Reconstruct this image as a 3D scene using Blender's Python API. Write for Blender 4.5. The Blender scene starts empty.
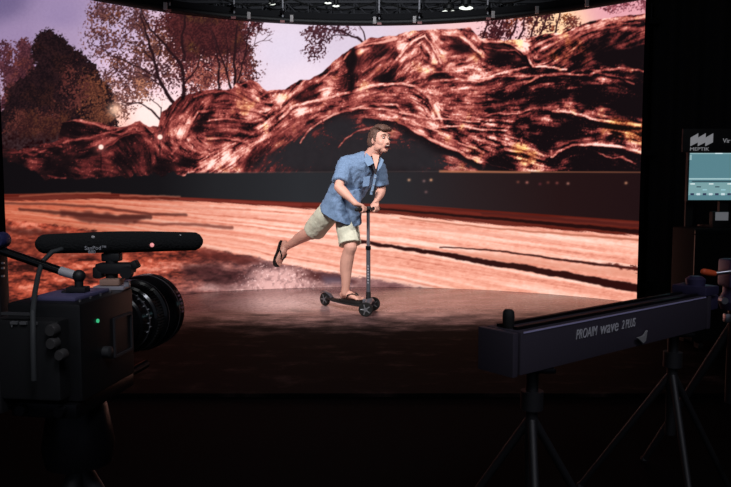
# ------------------------------------------------------------------
# THE PICTURE SHOWN ON THE VIDEO WALL (computed, then stored per LED pixel)
# ------------------------------------------------------------------
import numpy as np, math
PW, PH, PS = 652, 345, 2            # picture size in picture units, samples per unit
def make_picture():
    rs = np.random.RandomState(7)
    H, W = PH*PS, PW*PS
    Y, X = np.mgrid[0:H, 0:W].astype(np.float32)/PS
    def noise(sx, sy=None, oct=4, seed=0, ox=None, oy=None):
        sy = sy or sx; r = np.random.RandomState(seed); out = 0; amp = 1; tot = 0
        xx = X if ox is None else ox; yy = Y if oy is None else oy
        for o in range(oct):
            g = r.rand(256, 256).astype(np.float32)
            fx = xx/sx*(2**o)+1000; fy = yy/sy*(2**o)+1000
            ix = np.floor(fx).astype(int); iy = np.floor(fy).astype(int)
            tx = fx-ix; ty = fy-iy; tx = tx*tx*(3-2*tx); ty = ty*ty*(3-2*ty)
            a = g[iy & 255, ix & 255]; b = g[iy & 255, (ix+1) & 255]; c = g[(iy+1) & 255, ix & 255]; d = g[(iy+1) & 255, (ix+1) & 255]
            out = out + amp*((a*(1-tx)+b*tx)*(1-ty)+(c*(1-tx)+d*tx)*ty); tot += amp; amp *= .55
        return out/tot
    def ss(a, b, v): t = np.clip((v-a)/(b-a), 0, 1); return t*t*(3-2*t)
    wx = (noise(9, oct=3, seed=91)-.5); wy = (noise(9, oct=3, seed=92)-.5)
    def poly(pts, rough=0, soft=0):
        px = X+wx*rough; py = Y+wy*rough
        m = np.zeros((H, W), bool); n = len(pts)
        for i in range(n):
            x0, y0 = pts[i]; x1, y1 = pts[(i+1) % n]
            if y0 == y1: continue
            m ^= ((py >= y0) != (py >= y1)) & (px < (x1-x0)*(py-y0)/(y1-y0)+x0)
        m = m.astype(np.float32)
        if soft: m = blur(m, soft)
        return m
    def blur(m, r):
        k = max(1, int(r*PS))
        for _ in range(2):
            for ax in (0, 1):
                c = np.cumsum(np.pad(m, [(k+1, k) if a == ax else (0, 0) for a in (0, 1)], mode='edge'), axis=ax)
                n = m.shape[ax]
                m = (np.take(c, np.arange(2*k+1, 2*k+1+n), ax)-np.take(c, np.arange(0, n), ax))/(2*k+1)
        return m
    def line(pts, w0, w1=None, rough=0, soft=.7):
        """mask of a soft stroke along pts, width tapering w0 to w1"""
        w1 = w0 if w1 is None else w1
        xs = [p[0] for p in pts]; ys = [p[1] for p in pts]; pad = max(w0, w1)+rough+3
        x0 = max(0, int((min(xs)-pad)*PS)); x1 = min(W, int((max(xs)+pad)*PS)+1); y0 = max(0, int((min(ys)-pad)*PS)); y1 = min(H, int((max(ys)+pad)*PS)+1)
        m = np.zeros((H, W), np.float32)
        if x1 <= x0 or y1 <= y0: return m
        sl = (slice(y0, y1), slice(x0, x1))
        px = X[sl]+wx[sl]*rough; py = Y[sl]+wy[sl]*rough
        best = np.zeros_like(px); L = sum(math.dist(pts[i], pts[i+1]) for i in range(len(pts)-1)); acc = 0
        for i in range(len(pts)-1):
            (ax, ay), (bx, by) = pts[i], pts[i+1]; dx, dy = bx-ax, by-ay; l2 = dx*dx+dy*dy+1e-6
            t = np.clip(((px-ax)*dx+(py-ay)*dy)/l2, 0, 1)
            d = np.hypot(px-ax-t*dx, py-ay-t*dy); w = w0+(w1-w0)*(acc+t*math.sqrt(l2))/max(L, 1e-6)
            best = np.maximum(best, 1-np.clip((d-w/2)/soft+.5, 0, 1)); acc += math.sqrt(l2)
        m[sl] = best; return m
    def idw(pts, p=2.2):
        num = 0; den = 0
        for q in pts:
            w = 1/(((X-q[0])**2+((Y-q[1])*1.3)**2)+30)**(p/2); v = np.array(q[2:], np.float32)
            num = num+w[..., None]*v; den = den+w
        return num/den[..., None]
    def ridx(xs, ys): return np.interp(X, xs, ys)
    C = lambda *c: np.array(c, np.float32)/255
    def over(img, m, col): return img*(1-m[..., None])+col*m[..., None]
    # ---------------- sky
    img = idw([(0, 0, 108, 94, 132), (60, 15, 148, 128, 166), (20, 40, 150, 128, 165), (110, 45, 186, 166, 200), (150, 112, 255, 228, 222), (60, 40, 165, 142, 175), (285, 50, 222, 208, 226),
               (300, 80, 232, 214, 228), (200, 60, 252, 206, 208), (150, 80, 246, 210, 222), (120, 60, 220, 190, 214), (110, 118, 252, 196, 180), (510, 30, 238, 190, 196), (552, 26, 255, 208, 165), (620, 8, 226, 160, 170), (340, 40, 214, 198, 216)], 3)/255
    img += (noise(1.2, oct=1, seed=5)-.5)[..., None]*.02
    leaf = noise(2.2, oct=3, seed=11); leaf2 = noise(1.6, oct=3, seed=12); clump = noise(12, oct=4, seed=13)
    def foliage(img, pts, density, cols, seed, rough=22, soft=5):
        m = poly(pts, rough); m = blur(m, soft*1.5)
        n = noise(1.35, oct=2, seed=seed); n = (n-n.mean())/n.std(); cl = noise(13, oct=3, seed=seed+1); cl = (cl-cl.mean())/cl.std()
        a = ss(-.10, .10, m*density*1.15+cl*.13+n*.20-.62)*ss(.03, .35, m)
        t = ss(.3, .75, noise(1.1, oct=2, seed=seed+2)*.7+noise(7, oct=2, seed=seed+5)*.3)[..., None]; t2 = ss(.45, .7, noise(16, oct=3, seed=seed+3))[..., None]
        col = (C(*cols[0])*(1-t)+C(*cols[1])*t)*(1-t2)+(C(*cols[0])*(1-t)+C(*cols[2])*t)*t2
        return img*(1-a[..., None])+col*a[..., None]
    def branch(img, pts, w0, w1, col=(38, 20, 24), a=1.): return over(img, line(pts, w0, w1, 3)*a, C(*col))
    def twigs(img, x, y, ang, L, w, depth, r, col, spread=.55):
        x2 = x+math.cos(ang)*L; y2 = y+math.sin(ang)*L
        img = over(img, line([(x, y), (x2, y2)], w, w*.7, 2), C(*col))
        if depth > 0:
            for s in (-1, 1):
                img = twigs(img, x2, y2, ang+s*(spread*(.5+r.rand()*.8)), L*(.6+.25*r.rand()), w*.65, depth-1, r, col, spread)
        return img
    # background foliage, warm haze behind the rocks
    img = foliage(img, [(85, 0), (180, 0), (180, 60), (172, 98), (140, 95), (120, 110), (104, 96), (96, 60), (88, 40)], .66, ((58, 32, 38), (120, 76, 74), (142, 86, 62)), 21)
    img = foliage(img, [(110, 70), (150, 78), (150, 98), (118, 122), (98, 112)], .74, ((84, 48, 46), (150, 96, 84), (184, 122, 96)), 31, 14)
    img = foliage(img, [(150, 8), (262, 8), (256, 40), (262, 75), (240, 84), (190, 95), (172, 98), (168, 60)], .80, ((50, 22, 28), (116, 60, 60), (104, 58, 46)), 41)
    img = foliage(img, [(160, 14), (240, 10), (246, 50), (215, 62), (180, 60)], 1.1, ((48, 22, 26), (88, 40, 40), (92, 58, 36)), 45)
    img = foliage(img, [(186, 60), (240, 62), (256, 78), (240, 88), (190, 93)], .66, ((110, 52, 50), (196, 118, 106), (176, 104, 84)), 51)
    for p, a, b in (([(176, 107), (166, 92), (159, 80), (154, 63), (147, 35), (140, 12)], 4.2, 1.4), ([(184, 104), (184, 84), (181, 64), (166, 46), (150, 28), (140, 8)], 4, 1.2),
                    ([(159, 80), (140, 68), (115, 56), (104, 50)], 1.6, .6), ([(163, 88), (146, 76), (128, 70)], 1.2, .5), ([(160, 119), (150, 110), (140, 103), (122, 103)], 2.2, .6), ([(160, 119), (162, 108), (150, 98)], 1.2, .6),
                    ([(154, 63), (142, 48), (124, 38)], 1.2, .5), ([(156, 70), (160, 50), (158, 30)], 1.2, .5), ([(184, 84), (196, 70), (204, 50)], 1.6, .6), ([(184, 60), (182, 36), (186, 16)], 3, 2),
                    ([(236, 90), (234, 60), (237, 26)], 3, 1.8), ([(231, 88), (223, 62), (213, 32)], 2.4, 1), ([(219, 90), (219, 65), (216, 45)], 2, 1), ([(238, 82), (246, 52), (249, 28)], 1.8, .8), ([(226, 74), (228, 50), (224, 28)], 1.4, .6)):
        img = branch(img, p, a, b)
    r = np.random.RandomState(3)
    for x, y, an in ((154, 63, -2.3), (147, 40, -2.0), (159, 80, -2.8), (181, 64, -1.2), (150, 30, -2.2), (237, 50, -1.2), (216, 45, -1.9), (246, 55, -.9), (140, 103, 3.0), (122, 60, 3.5)):
        img = twigs(img, x, y, an, 14, .9, 3, r, (52, 28, 32))
    # dark tree at the left
    img = foliage(img, [(0, 44), (10, 40), (16, 62), (20, 40), (30, 40), (36, 66), (30, 150), (0, 155)], 1.0, ((56, 28, 36), (96, 52, 62), (110, 56, 50)), 61, 10, 3)
    img = foliage(img, [(34, 34), (50, 27), (56, 34), (66, 36), (72, 50), (90, 58), (100, 78), (112, 100), (117, 128), (60, 146), (0, 150), (6, 90), (34, 70)], 1.25, ((22, 14, 18), (44, 25, 28), (52, 28, 26)), 65, 12, 3)
    img = foliage(img, [(82, 70), (96, 72), (110, 98), (120, 112), (114, 130), (80, 128)], .75, ((64, 34, 30), (122, 70, 50), (150, 86, 56)), 71, 14, 5)
    img = foliage(img, [(70, 60), (92, 64), (92, 110), (60, 128), (52, 90)], .5, ((70, 34, 34), (104, 54, 48), (90, 44, 40)), 75, 14, 5)
    img = foliage(img, [(10, 108), (70, 112), (66, 142), (0, 146)], .95, ((44, 22, 24), (98, 50, 44), (84, 46, 34)), 77, 10, 4)
    img = over(img, ss(128, 142, Y+noise(8, oct=3, seed=78)*8-4)*(1-ss(56, 74, X)), C(40, 22, 25)+(leaf[..., None]-.5)*.25)
    g = np.exp(-((X-115)**2+(Y-110)**2)/40); img = img*(1-g[..., None]*.85)+C(255, 205, 175)*g[..., None]*.85
    # hanging twigs in the middle, trees behind the right rocks
    img = foliage(img, [(297, 24), (372, 24), (352, 36), (332, 38), (322, 58), (306, 62), (304, 44)], .68, ((58, 30, 40), (96, 56, 66), (84, 44, 50)), 81, 8, 3)
    img = foliage(img, [(262, 26), (276, 26), (274, 36), (262, 38)], .6, ((70, 38, 46), (110, 66, 74), (84, 44, 50)), 83, 8, 3)
    for p, a, b in (([(368, 46), (357, 38), (345, 32), (322, 28)], 2.6, 1), ([(366, 42), (364, 34), (360, 26)], 1.8, 1), ([(350, 35), (335, 36), (318, 44)], 1.4, .6), ([(345, 33), (338, 29), (330, 26)], 1.5, .8)): img = branch(img, p, a, b, (46, 22, 30))
    img = foliage(img, [(470, 10), (560, 8), (560, 30), (520, 42), (476, 42)], .60, ((46, 18, 24), (96, 44, 48), (160, 80, 50)), 85, 10, 3)
    for k in range(7): x = 482+k*11+(k*7 % 5); img = branch(img, [(x, 44), (x+4+(k*5 % 4), 30), (x+10, 12)], 2.2, 1.4, (50, 20, 26))
    img = foliage(img, [(560, 12), (586, 14), (582, 32), (560, 34)], .7, ((80, 36, 34), (190, 110, 90), (180, 110, 50)), 87, 8, 3)
    img = foliage(img, [(580, 0), (652, 0), (652, 14), (600, 12)], .62, ((90, 40, 52), (190, 110, 122), (160, 80, 80)), 89, 6, 2)
    # ---------------- rocks
    # control points: x, y, direction of grain (degrees, downwards positive), level 0-1, warmth
    cp = [(10, 150, 5, .16, .3), (30, 140, 8, .26, .5), (35, 152, 12, .30, .4), (8, 165, 5, .08, .2), (50, 150, -10, .24, .3), (70, 125, 30, .10, .2), (90, 122, 12, .55, .4), (115, 126, 25, .62, .4), (95, 132, 10, .26, .3),
          (60, 165, 0, .07, .2), (85, 170, 10, .20, .2), (85, 148, -20, .16, .3), (100, 140, -28, .36, .4), (125, 128, -25, .52, .5), (140, 122, 20, .62, .6), (152, 130, 40, .42, .4), (130, 142, 60, .14, .2), (125, 165, 50, .10, .3), (110, 172, 10, .20, .4), (140, 172, 60, .20, .3), (150, 160, 85, .18, .4),
          (165, 130, 90, .30, .3), (170, 120, -55, .34, .3), (178, 108, -55, .20, .4), (190, 98, -60, .24, .4), (190, 120, -60, .50, .5), (184, 132, -60, .55, .5), (200, 108, -60, .36, .3), (215, 96, -25, .30, .4), (225, 100, -5, .25, .3), (240, 93, 25, .38, .4), (252, 84, 50, .40, .4),
          (200, 125, -5, .18, .2), (215, 118, 0, .45, .4), (235, 122, 4, .50, .4), (250, 110, 5, .52, .5), (225, 135, 3, .46, .5), (245, 133, 4, .26, .3), (215, 140, 5, .30, .3), (262, 105, 10, .42, .5), (256, 96, 30, .55, .4),
          (195, 140, 45, .46, .5), (180, 150, 40, .52, .4), (175, 155, 40, .30, .2), (190, 173, -30, .62, .5), (210, 162, -35, .68, .6), (225, 155, -35, .64, .6), (240, 145, -35, .68, .5), (262, 128, -35, .66, .5), (230, 170, -30, .52, .5), (185, 162, 20, .06, .1), (165, 165, 0, .05, .1), (165, 180, 0, .05, .1),
          (280, 100, -55, .52, .5), (290, 92, -50, .45, .5), (275, 115, -50, .62, .5), (300, 88, -40, .46, .5), (320, 80, -35, .42, .4), (300, 108, -20, .66, .5), (330, 97, -18, .62, .5), (360, 86, -8, .60, .5), (310, 95, -30, .16, .2), (302, 98, -45, .10, .2),
          (335, 65, -40, .50, .5), (330, 80, 30, .36, .6), (340, 78, -20, .34, .6), (352, 60, 90, .05, .1), (352, 82, 90, .05, .1), (362, 46, -20, .52, .5), (370, 60, -45, .24, .4), (380, 50, -30, .16, .3), (372, 75, -40, .30, .6), (388, 66, -50, .40, .6), (385, 78, -20, .08, .2), (392, 55, -50, .36, .5), (396, 38, -10, .62, .4),
          (405, 50, -55, .62, .5), (412, 40, -30, .66, .5), (400, 72, -55, .48, .7), (415, 62, -40, .60, .7), (430, 45, 60, .42, .5), (432, 56, 60, .56, .4), (445, 62, -25, .40, .5), (460, 48, 0, .08, .2), (450, 35, 20, .55, .5), (466, 42, 40, .70, .5), (478, 52, 50, .62, .5), (470, 60, -25, .46, .4), (455, 68, -10, .62, .5), (475, 70, 15, .66, .5), (440, 76, 0, .08, .2), (425, 72, -20, .52, .5),
          (335, 106, -12, .40, .3), (370, 96, -8, .44, .3), (400, 92, 0, .48, .3), (420, 98, 30, .62, .5), (432, 112, 65, .72, .7), (400, 105, 10, .24, .2), (360, 104, -15, .26, .2), (300, 122, -25, .28, .2), (280, 135, -35, .26, .2), (260, 155, -50, .15, .2), (250, 165, -60, .13, .2), (300, 150, -60, .06, 0),
          (340, 125, -5, .05, 0), (330, 160, 0, .06, 0), (370, 150, 0, .06, 0), (375, 112, 0, .56, .4), (395, 118, 10, .56, .5), (420, 122, 20, .50, .5), (410, 112, 5, .40, .3),
          (445, 92, -5, .46, .4), (470, 95, 0, .42, .4), (455, 105, 5, .36, .4), (480, 108, 0, .30, .3), (440, 85, -10, .56, .5), (500, 98, -5, .26, .3), (455, 120, 5, .58, .5), (480, 124, 3, .58, .5), (445, 132, 20, .60, .6), (465, 140, 15, .46, .4), (470, 150, 20, .55, .9), (430, 150, 20, .05, 0), (400, 160, 0, .04, 0), (500, 165, 10, .06, .3),
          (490, 130, 3, .48, .4), (505, 118, 0, .34, .3), (520, 130, 10, .26, .3), (500, 142, 15, .46, .5), (520, 148, 12, .54, .9), (535, 156, 15, .58, .9), (545, 145, 20, .10, .2), (530, 110, -10, .26, .3), (560, 112, 5, .48, .5), (590, 120, 10, .40, .4), (570, 130, 0, .05, .1), (600, 140, -15, .30, .5), (620, 130, 12, .36, 1), (636, 136, 20, .44, 1), (590, 146, 5, .34, .5), (630, 150, 10, .40, .5), (560, 150, -30, .34, .3), (590, 160, 0, .05, .2), (630, 162, 20, .08, .3),
          (500, 60, -5, .12, .3), (520, 64, -10, .18, .3), (500, 44, 5, .50, .5), (515, 44, 20, .56, .5), (528, 55, 60, .58, .5), (490, 72, -15, .60, .5), (520, 74, -8, .50, .5), (545, 70, 0, .40, .5), (500, 85, -20, .34, .4), (540, 80, -5, .42, .5), (520, 92, -20, .22, .3), (550, 95, 0, .06, .2), (590, 95, 0, .05, .2), (560, 78, -8, .44, .5), (600, 72, 5, .46, .4), (625, 75, 10, .34, .4), (630, 85, 20, .16, .3), (630, 105, 0, .04, .1),
          (540, 42, -25, .46, .5), (560, 36, -25, .55, .5), (590, 27, -20, .50, .5), (625, 20, -10, .46, .4), (550, 55, -40, .38, .8), (575, 46, -35, .36, .8), (600, 45, -30, .16, .6), (620, 40, -25, .22, .5), (635, 30, -20, .30, .4), (610, 58, 0, .05, .2), (580, 62, -30, .16, .7), (635, 60, 0, .05, .1), (565, 68, -30, .22, .7)]
    F = []
    for q in cp:
        a = math.radians(q[2]*2); F.append((q[0], q[1], math.cos(a), math.sin(a), q[3], q[4]))
    f = idw(F, 4.2); ang = np.arctan2(f[..., 1], f[..., 0])/2; level = f[..., 2+0]; warm = f[..., 3]
    vx = np.cos(ang); vy = np.sin(ang)
    def lic(src, n=9, step=1.6):
        out = src.copy(); tot = 1.
        for sgn in (1, -1):
            cx = np.arange(W, dtype=np.float32)[None, :].repeat(H, 0); cy = np.arange(H, dtype=np.float32)[:, None].repeat(W, 1)
            for k in range(n):
                ix = np.clip(cx, 0, W-1).astype(int); iy = np.clip(cy, 0, H-1).astype(int)
                cx = cx+vx[iy, ix]*step*sgn; cy = cy+vy[iy, ix]*step*sgn
                out += src[np.clip(cy, 0, H-1).astype(int), np.clip(cx, 0, W-1).astype(int)]
        return out/(2*n+1)
    n1 = lic(noise(1.1, oct=2, seed=99), 5, 1.5); n1 = (n1-n1.mean())/n1.std()
    rg = 1-np.abs(noise(9, oct=3, seed=105, ox=X+wx*12, oy=Y+wy*12)-.5)*5; rg = np.clip(rg, 0, 1)**2; crack = lic(rg, 6, 1.6)
    rg2 = 1-np.abs(noise(5, oct=2, seed=107, ox=X+wx*8, oy=Y+wy*8)-.5)*6; lip = lic(np.clip(rg2, 0, 1)**2, 7, 1.6)
    n2 = lic(noise(3.5, oct=4, seed=101), 6, 1.6); n2 = (n2-n2.mean())/n2.std()
    n3 = noise(14, oct=4, seed=102); n3 = (n3-n3.mean())/n3.std()
    n4 = noise(1.3, oct=2, seed=103); n4 = (n4-n4.mean())/n4.std()
    amp = .35+.65*ss(.0, .35, level)
    crack = (crack-crack.mean())/crack.std(); lip = (lip-lip.mean())/lip.std()
    lum = (level*1.0+.05*ss(.1, .3, level))*(1+.10*n1+.24*n2+.16*n3+.11*n4-.17*crack+.17*lip)
    lum = np.clip(lum, 0, 1.2)
    # ridges: bright lip with shade below
    def ridge(lum, pts, w, b, sh=.6, shw=6, rough=3, w1=None):
        m = line([(x, y+shw*.55) for x, y in pts], shw, shw*.6, rough, 3.); lum = lum*(1-sh*m)
        m = line(pts, w, w if w1 is None else w1, rough, 1.2); mod = .55+.18*n1+.28*n2+.12*n4
        return lum*(1-m)+m*np.clip(b*(.75+.5*np.clip(mod, -.4, 1)), 0, 1.2)
    R = [([(280, 119), (292, 107), (318, 100), (345, 93), (375, 85), (400, 83), (415, 86), (428, 96), (437, 112), (442, 124)], 2.6, .80, .3, 5),
         ([(190, 173), (212, 158), (240, 142), (262, 128), (280, 112), (300, 92), (322, 78), (338, 64), (352, 50), (366, 42), (395, 36)], 1.6, .62, .1, 3),
         ([(300, 143), (310, 129), (320, 122), (337, 113), (352, 110), (372, 104), (385, 107)], 1.7, .72, .6, 6),
         ([(338, 148), (346, 139), (356, 132), (372, 127), (382, 121)], 1.3, .55, .3, 4), ([(330, 165), (333, 150), (340, 140)], .9, .22, 0, 2), ([(322, 120), (324, 134), (340, 142)], 1, .25, 0, 2),
         ([(372, 104), (396, 104), (404, 112), (398, 118)], 2.2, .70, .5, 4), ([(366, 116), (380, 118), (396, 120), (410, 127), (424, 136), (440, 144), (456, 150), (480, 162)], 3.0, .66, .85, 9),
         ([(350, 109), (372, 108), (394, 110)], 1.6, .7, .2, 4),
         ([(400, 112), (425, 118), (450, 120), (480, 122)], 1.6, .75, .4, 4), ([(430, 128), (460, 126), (480, 130), (505, 130)], 1.4, .75, .4, 4), ([(405, 122), (430, 128), (460, 142), (484, 152)], 1.6, .7, .4, 4),
         ([(422, 84), (440, 80), (456, 79), (480, 81), (500, 73), (522, 68), (545, 66), (566, 70)], 1.8, .74, .4, 5), ([(425, 82), (434, 72), (452, 70), (466, 76)], 1.4, .6, .5, 5), ([(450, 66), (468, 60), (482, 52)], 1.4, .7, .4, 4),
         ([(400, 56), (412, 42), (424, 35)], 2, .8, .3, 4), ([(425, 36), (433, 48), (441, 62)], 1.8, .75, .4, 4), ([(443, 33), (460, 36), (470, 44), (480, 54)], 2.8, .85, .6, 7), ([(392, 75), (404, 62), (420, 52)], 1.3, .6, .5, 4),
         ([(356, 48), (372, 43), (395, 40)], 2, .66, .3, 4), ([(362, 72), (374, 64), (388, 56), (396, 48)], 1.2, .5, .5, 5), ([(452, 34), (472, 33), (482, 38)], 1.2, .6, .3, 3),
         ([(484, 41), (500, 42), (512, 44), (520, 50), (528, 56), (533, 66)], 2.0, .72, .7, 8), ([(484, 47), (498, 50), (515, 50), (524, 58)], 1, .5, .5, 4),
         ([(524, 54), (540, 43), (556, 36), (580, 29), (606, 22), (640, 17), (652, 15)], 2.6, .62, .3, 5), ([(540, 52), (566, 38), (600, 28), (640, 22)], 1.2, .5, .4, 4), ([(534, 60), (552, 52), (574, 38)], 1.2, .45, .4, 4),
         ([(480, 80), (500, 76), (520, 76), (548, 76), (578, 80)], 1.5, .6, .5, 6), ([(524, 84), (540, 76), (562, 74), (590, 75), (600, 70), (620, 68), (648, 72)], 1.8, .62, .6, 7), ([(600, 73), (620, 76), (634, 84)], 1.4, .45, .4, 4),
         ([(553, 111), (572, 112), (590, 118), (612, 122), (640, 124)], 2.0, .72, .7, 8), ([(484, 116), (500, 113), (516, 114), (530, 110)], 1.2, .6, .4, 4), ([(552, 157), (560, 151), (572, 145), (592, 144), (616, 146), (640, 152)], 2.2, .75, .8, 9),
         ([(556, 147), (572, 141), (590, 140), (606, 134)], 1.1, .4, .3, 4), ([(594, 150), (606, 156), (614, 158), (622, 157), (632, 162)], 1.0, .6, 0, 2), ([(620, 157), (636, 164)], 1.0, .5, 0, 2),
         ([(506, 149), (520, 151), (544, 159)], 3.2, .66, .5, 5), ([(510, 144), (530, 150), (546, 158)], 1.4, .6, .4, 4), ([(530, 144), (542, 153), (548, 158)], 1.0, .5, 0, 3), ([(480, 145), (490, 142), (500, 146)], 2, .55, .4, 4), ([(480, 160), (492, 166), (520, 171)], 1.0, .34, 0, 3),
         ([(98, 149), (110, 141), (126, 133), (142, 130)], 1.4, .5, .5, 6), ([(106, 148), (120, 138), (134, 133), (150, 133)], 1.2, .4, .5, 6), ([(60, 122), (74, 120), (92, 123), (110, 129)], 1.8, .62, .5, 6), ([(64, 142), (90, 137), (116, 131), (128, 125), (140, 121), (152, 132)], 1.6, .58, .4, 5),
         ([(10, 153), (26, 153), (40, 148), (62, 146)], 1.2, .40, .4, 4), ([(26, 141), (44, 140), (60, 146)], 1.4, .42, .4, 4), ([(24, 152), (34, 156), (46, 150)], 1.4, .45, .4, 4), ([(48, 176), (60, 178), (66, 178)], 1.4, .5, .2, 2), ([(76, 168), (86, 174), (94, 176)], 2, .34, .2, 2),
         ([(172, 154), (180, 144), (196, 141), (212, 150)], 2, .55, .3, 4), ([(184, 138), (190, 126), (198, 112), (214, 110)], 2.2, .62, .5, 5), ([(160, 136), (168, 118), (180, 98)], 1.2, .4, .4, 4), ([(194, 97), (208, 92), (226, 91), (240, 96), (250, 100)], 1.6, .5, .4, 4), ([(240, 85), (250, 80), (260, 85), (267, 91)], 1.6, .5, .3, 4), ([(208, 131), (228, 130), (252, 134)], 1, .4, .7, 6), ([(206, 121), (228, 118), (250, 122), (262, 120)], 1.6, .62, .6, 5), ([(208, 139), (226, 138), (246, 142)], 1.6, .6, .5, 4), ([(236, 107), (254, 110), (266, 116)], 1.4, .6, .5, 4), ([(242, 98), (254, 104), (262, 104)], 2, .65, .3, 3), ([(262, 96), (270, 90), (282, 90)], 1.6, .5, .5, 4)]
    for it in R:
        lum = ridge(lum, it[0], it[1], it[2], it[3], it[4])
    lum = lum*(.80+.20*ss(120, 190, X)); lum = np.clip(.42+(lum-.42)*1.12+.02, 0, 1.2)
    rk = ss(455, 520, X+(Y-100)*.3); lum = np.clip(lum*(1-rk)+rk*(.44+(lum-.44)*1.45-.09), 0, 1.2)
    # crevices
    for p, w, k in (([(354, 50), (350, 66), (351, 90)], 7, .9), ([(376, 56), (388, 50)], 6, .7), ([(376, 80), (392, 74), (398, 64)], 7, .75), ([(294, 98), (306, 90), (314, 84)], 6, .7), ([(428, 78), (440, 74), (452, 78)], 4, .8), ([(455, 44), (470, 52)], 8, .6),
                    ([(196, 130), (204, 116), (212, 112)], 7, .7), ([(62, 132), (74, 128), (92, 132)], 10, .7), ([(428, 62), (438, 68)], 5, .6), ([(490, 58), (520, 62)], 14, .55), ([(212, 128), (236, 127), (256, 130)], 3.5, .6), ([(362, 100), (384, 98)], 4, .2)):
        lum = lum*(1-k*line(p, w, w*.7, 5, 4))
    spark = ss(1.7, 2.6, n4+n1*.5)*ss(.02, .10, level)*(Y > 60)*.30; lum = lum+spark*.6
    # dome fades into the dark flat hollow
    ramp = np.array([0, .10, .25, .42, .60, .80, 1.0, 1.2])
    cols = np.array([(19, 12, 15), (34, 18, 20), (84, 32, 33), (132, 57, 54), (176, 90, 81), (226, 146, 132), (250, 196, 182), (255, 225, 215)])/255.
    rock = np.stack([np.interp(lum, ramp, cols[:, k]) for k in range(3)], -1).astype(np.float32)
    wm = ss(.6, 1.1, warm+(n3*.12))[..., None]; rock = rock*(1-wm*.0); rock[..., 2] *= (1-.25*wm[..., 0]); rock[..., 1] *= (1+.04*wm[..., 0])
    grn = ss(1.0, 2.0, n3)*ss(.3, .5, lum)*.08; rock[..., 2] *= (1-grn); rock[..., 1] *= (1+.2*grn)
    top = ridx([0, 30, 58, 62, 76, 100, 118, 128, 140, 150, 158, 162, 170, 180, 195, 215, 232, 236, 246, 250, 258, 267, 285, 297, 300, 310, 322, 335, 350, 360, 372, 395, 410, 470, 482, 505, 524, 540, 552, 560, 575, 590, 610, 625, 652],
               [150, 148, 140, 122, 119, 123, 128, 126, 121, 127, 127, 112, 105, 97, 93, 89, 89, 84, 81, 80, 83, 91, 90, 82, 80, 79, 74, 61, 49, 43, 38, 35, 31, 28, 39, 40, 39, 35, 34, 33, 28, 22, 18, 16, 14])
    m = ss(-.6, .6, Y-top-wy*4); img = over(img, m, rock)
    # grey hollow under the domes and the low flat wall in front of the rocks
    hol = poly([(246, 174), (262, 158), (290, 136), (306, 126), (318, 126), (334, 116), (352, 115), (372, 118), (382, 126), (398, 128), (420, 142), (446, 156), (480, 168), (500, 174)], 6, 5)
    hol *= 1-.85*ss(.16, .34, lum)
    img = over(img, hol*.92, C(40, 37, 41)+(noise(5, oct=3, seed=9)-.5)[..., None]*.02)
    dk = np.stack([np.interp(X, [0, 60, 160, 215, 300, 400, 470, 560, 650], v) for v in ([15, 17, 20, 32, 40, 38, 38, 34, 30], [12, 14, 18, 32, 41, 37, 28, 19, 16], [15, 17, 21, 35, 45, 41, 30, 20, 18])], -1)/255.
    wtop = np.interp(X, [0, 50, 130, 190, 640], [158, 180, 176, 173, 171.5]); m = ss(-1, 1, Y-wtop-wy*np.where(X < 190, 10, .6)); img = over(img, m, dk)
    st = line([(440, 171.5), (650, 172.3)], 1.2, 1.0, 0, 1.); img = over(img, st*.75, C(150, 92, 66)); img = over(img, line([(440, 171.3), (530, 172.5)], 2.4, 1.5, 0, 1.2)*.6, C(186, 116, 84)); img = over(img, line([(200, 172.6), (440, 171.4)], 1, 1, 0, 1)*.3, C(110, 96, 92))
    for x, y, c in ((409, 180, (200, 150, 120)), (424, 181, (120, 90, 90)), (431, 180, (225, 160, 120)), (426, 192, (110, 80, 80)), (518, 182, (110, 60, 50)), (527, 182.5, (170, 100, 90)), (548, 182.5, (100, 50, 44)), (557, 183, (120, 60, 56)), (568, 183.5, (165, 110, 96)), (626, 183, (190, 130, 100)), (540, 184, (90, 40, 44))):
        img = over(img, np.exp(-((X-x)**2/2.2+(Y-y)**2/1.8))*.85, C(*c))
    # lamps among the rocks
    for x, y in ((101, 147), (160, 137)):
        img = over(img, line([(x, y), (x, y+24)], 1, 1)*.8, C(20, 10, 14)); d2 = (X-x)**2+(Y-y)**2
        img = over(img, np.exp(-d2/26)*.55, C(240, 120, 110)); img = over(img, 1-ss(1.8, 3.1, np.sqrt(d2)), C(255, 225, 212))
    # ---------------- road and wet ground
    XL = [0, 100, 180, 300, 400, 500, 640, 652]
    L0 = ridx(XL, [194, 192.5, 197, 202, 204, 211, 221, 222]); L1 = ridx(XL, [201, 199, 200, 208, 215, 225, 236, 237])
    L3 = ridx([0, 50, 120, 200, 255, 270, 336, 400, 460, 510, 652], [219, 224, 234, 248, 257, 262, 274, 283.5, 298, 312, 346])
    dist = np.clip((Y-L0)/np.maximum(L3-L0, 1), 0, 1.4)
    ph = dist*34; sn = noise(150, 1., oct=1, seed=201, oy=ph*1.0, ox=X+30); sn2 = noise(60, .45, oct=2, seed=202, oy=ph, ox=X)
    sn3 = noise(26, .8, oct=3, seed=203, oy=(Y-X*.17), ox=X+Y*.2)
    q = np.clip(.52+(sn-.5)*.6+(sn2-.5)*.16+(sn3-.5)*.32+(noise(4, 2.2, oct=3, seed=205)-.5)*.35, 0, 1)
    base = np.stack([np.interp(q, [0, .25, .5, .75, 1], v) for v in ([176, 226, 246, 253, 255], [94, 144, 176, 202, 224], [76, 122, 154, 184, 210])], -1)/255.
    lf = (1-ss(40, 300, X))[..., None]; base = base*(1-lf)+base*C(205, 150, 128)*lf
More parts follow.
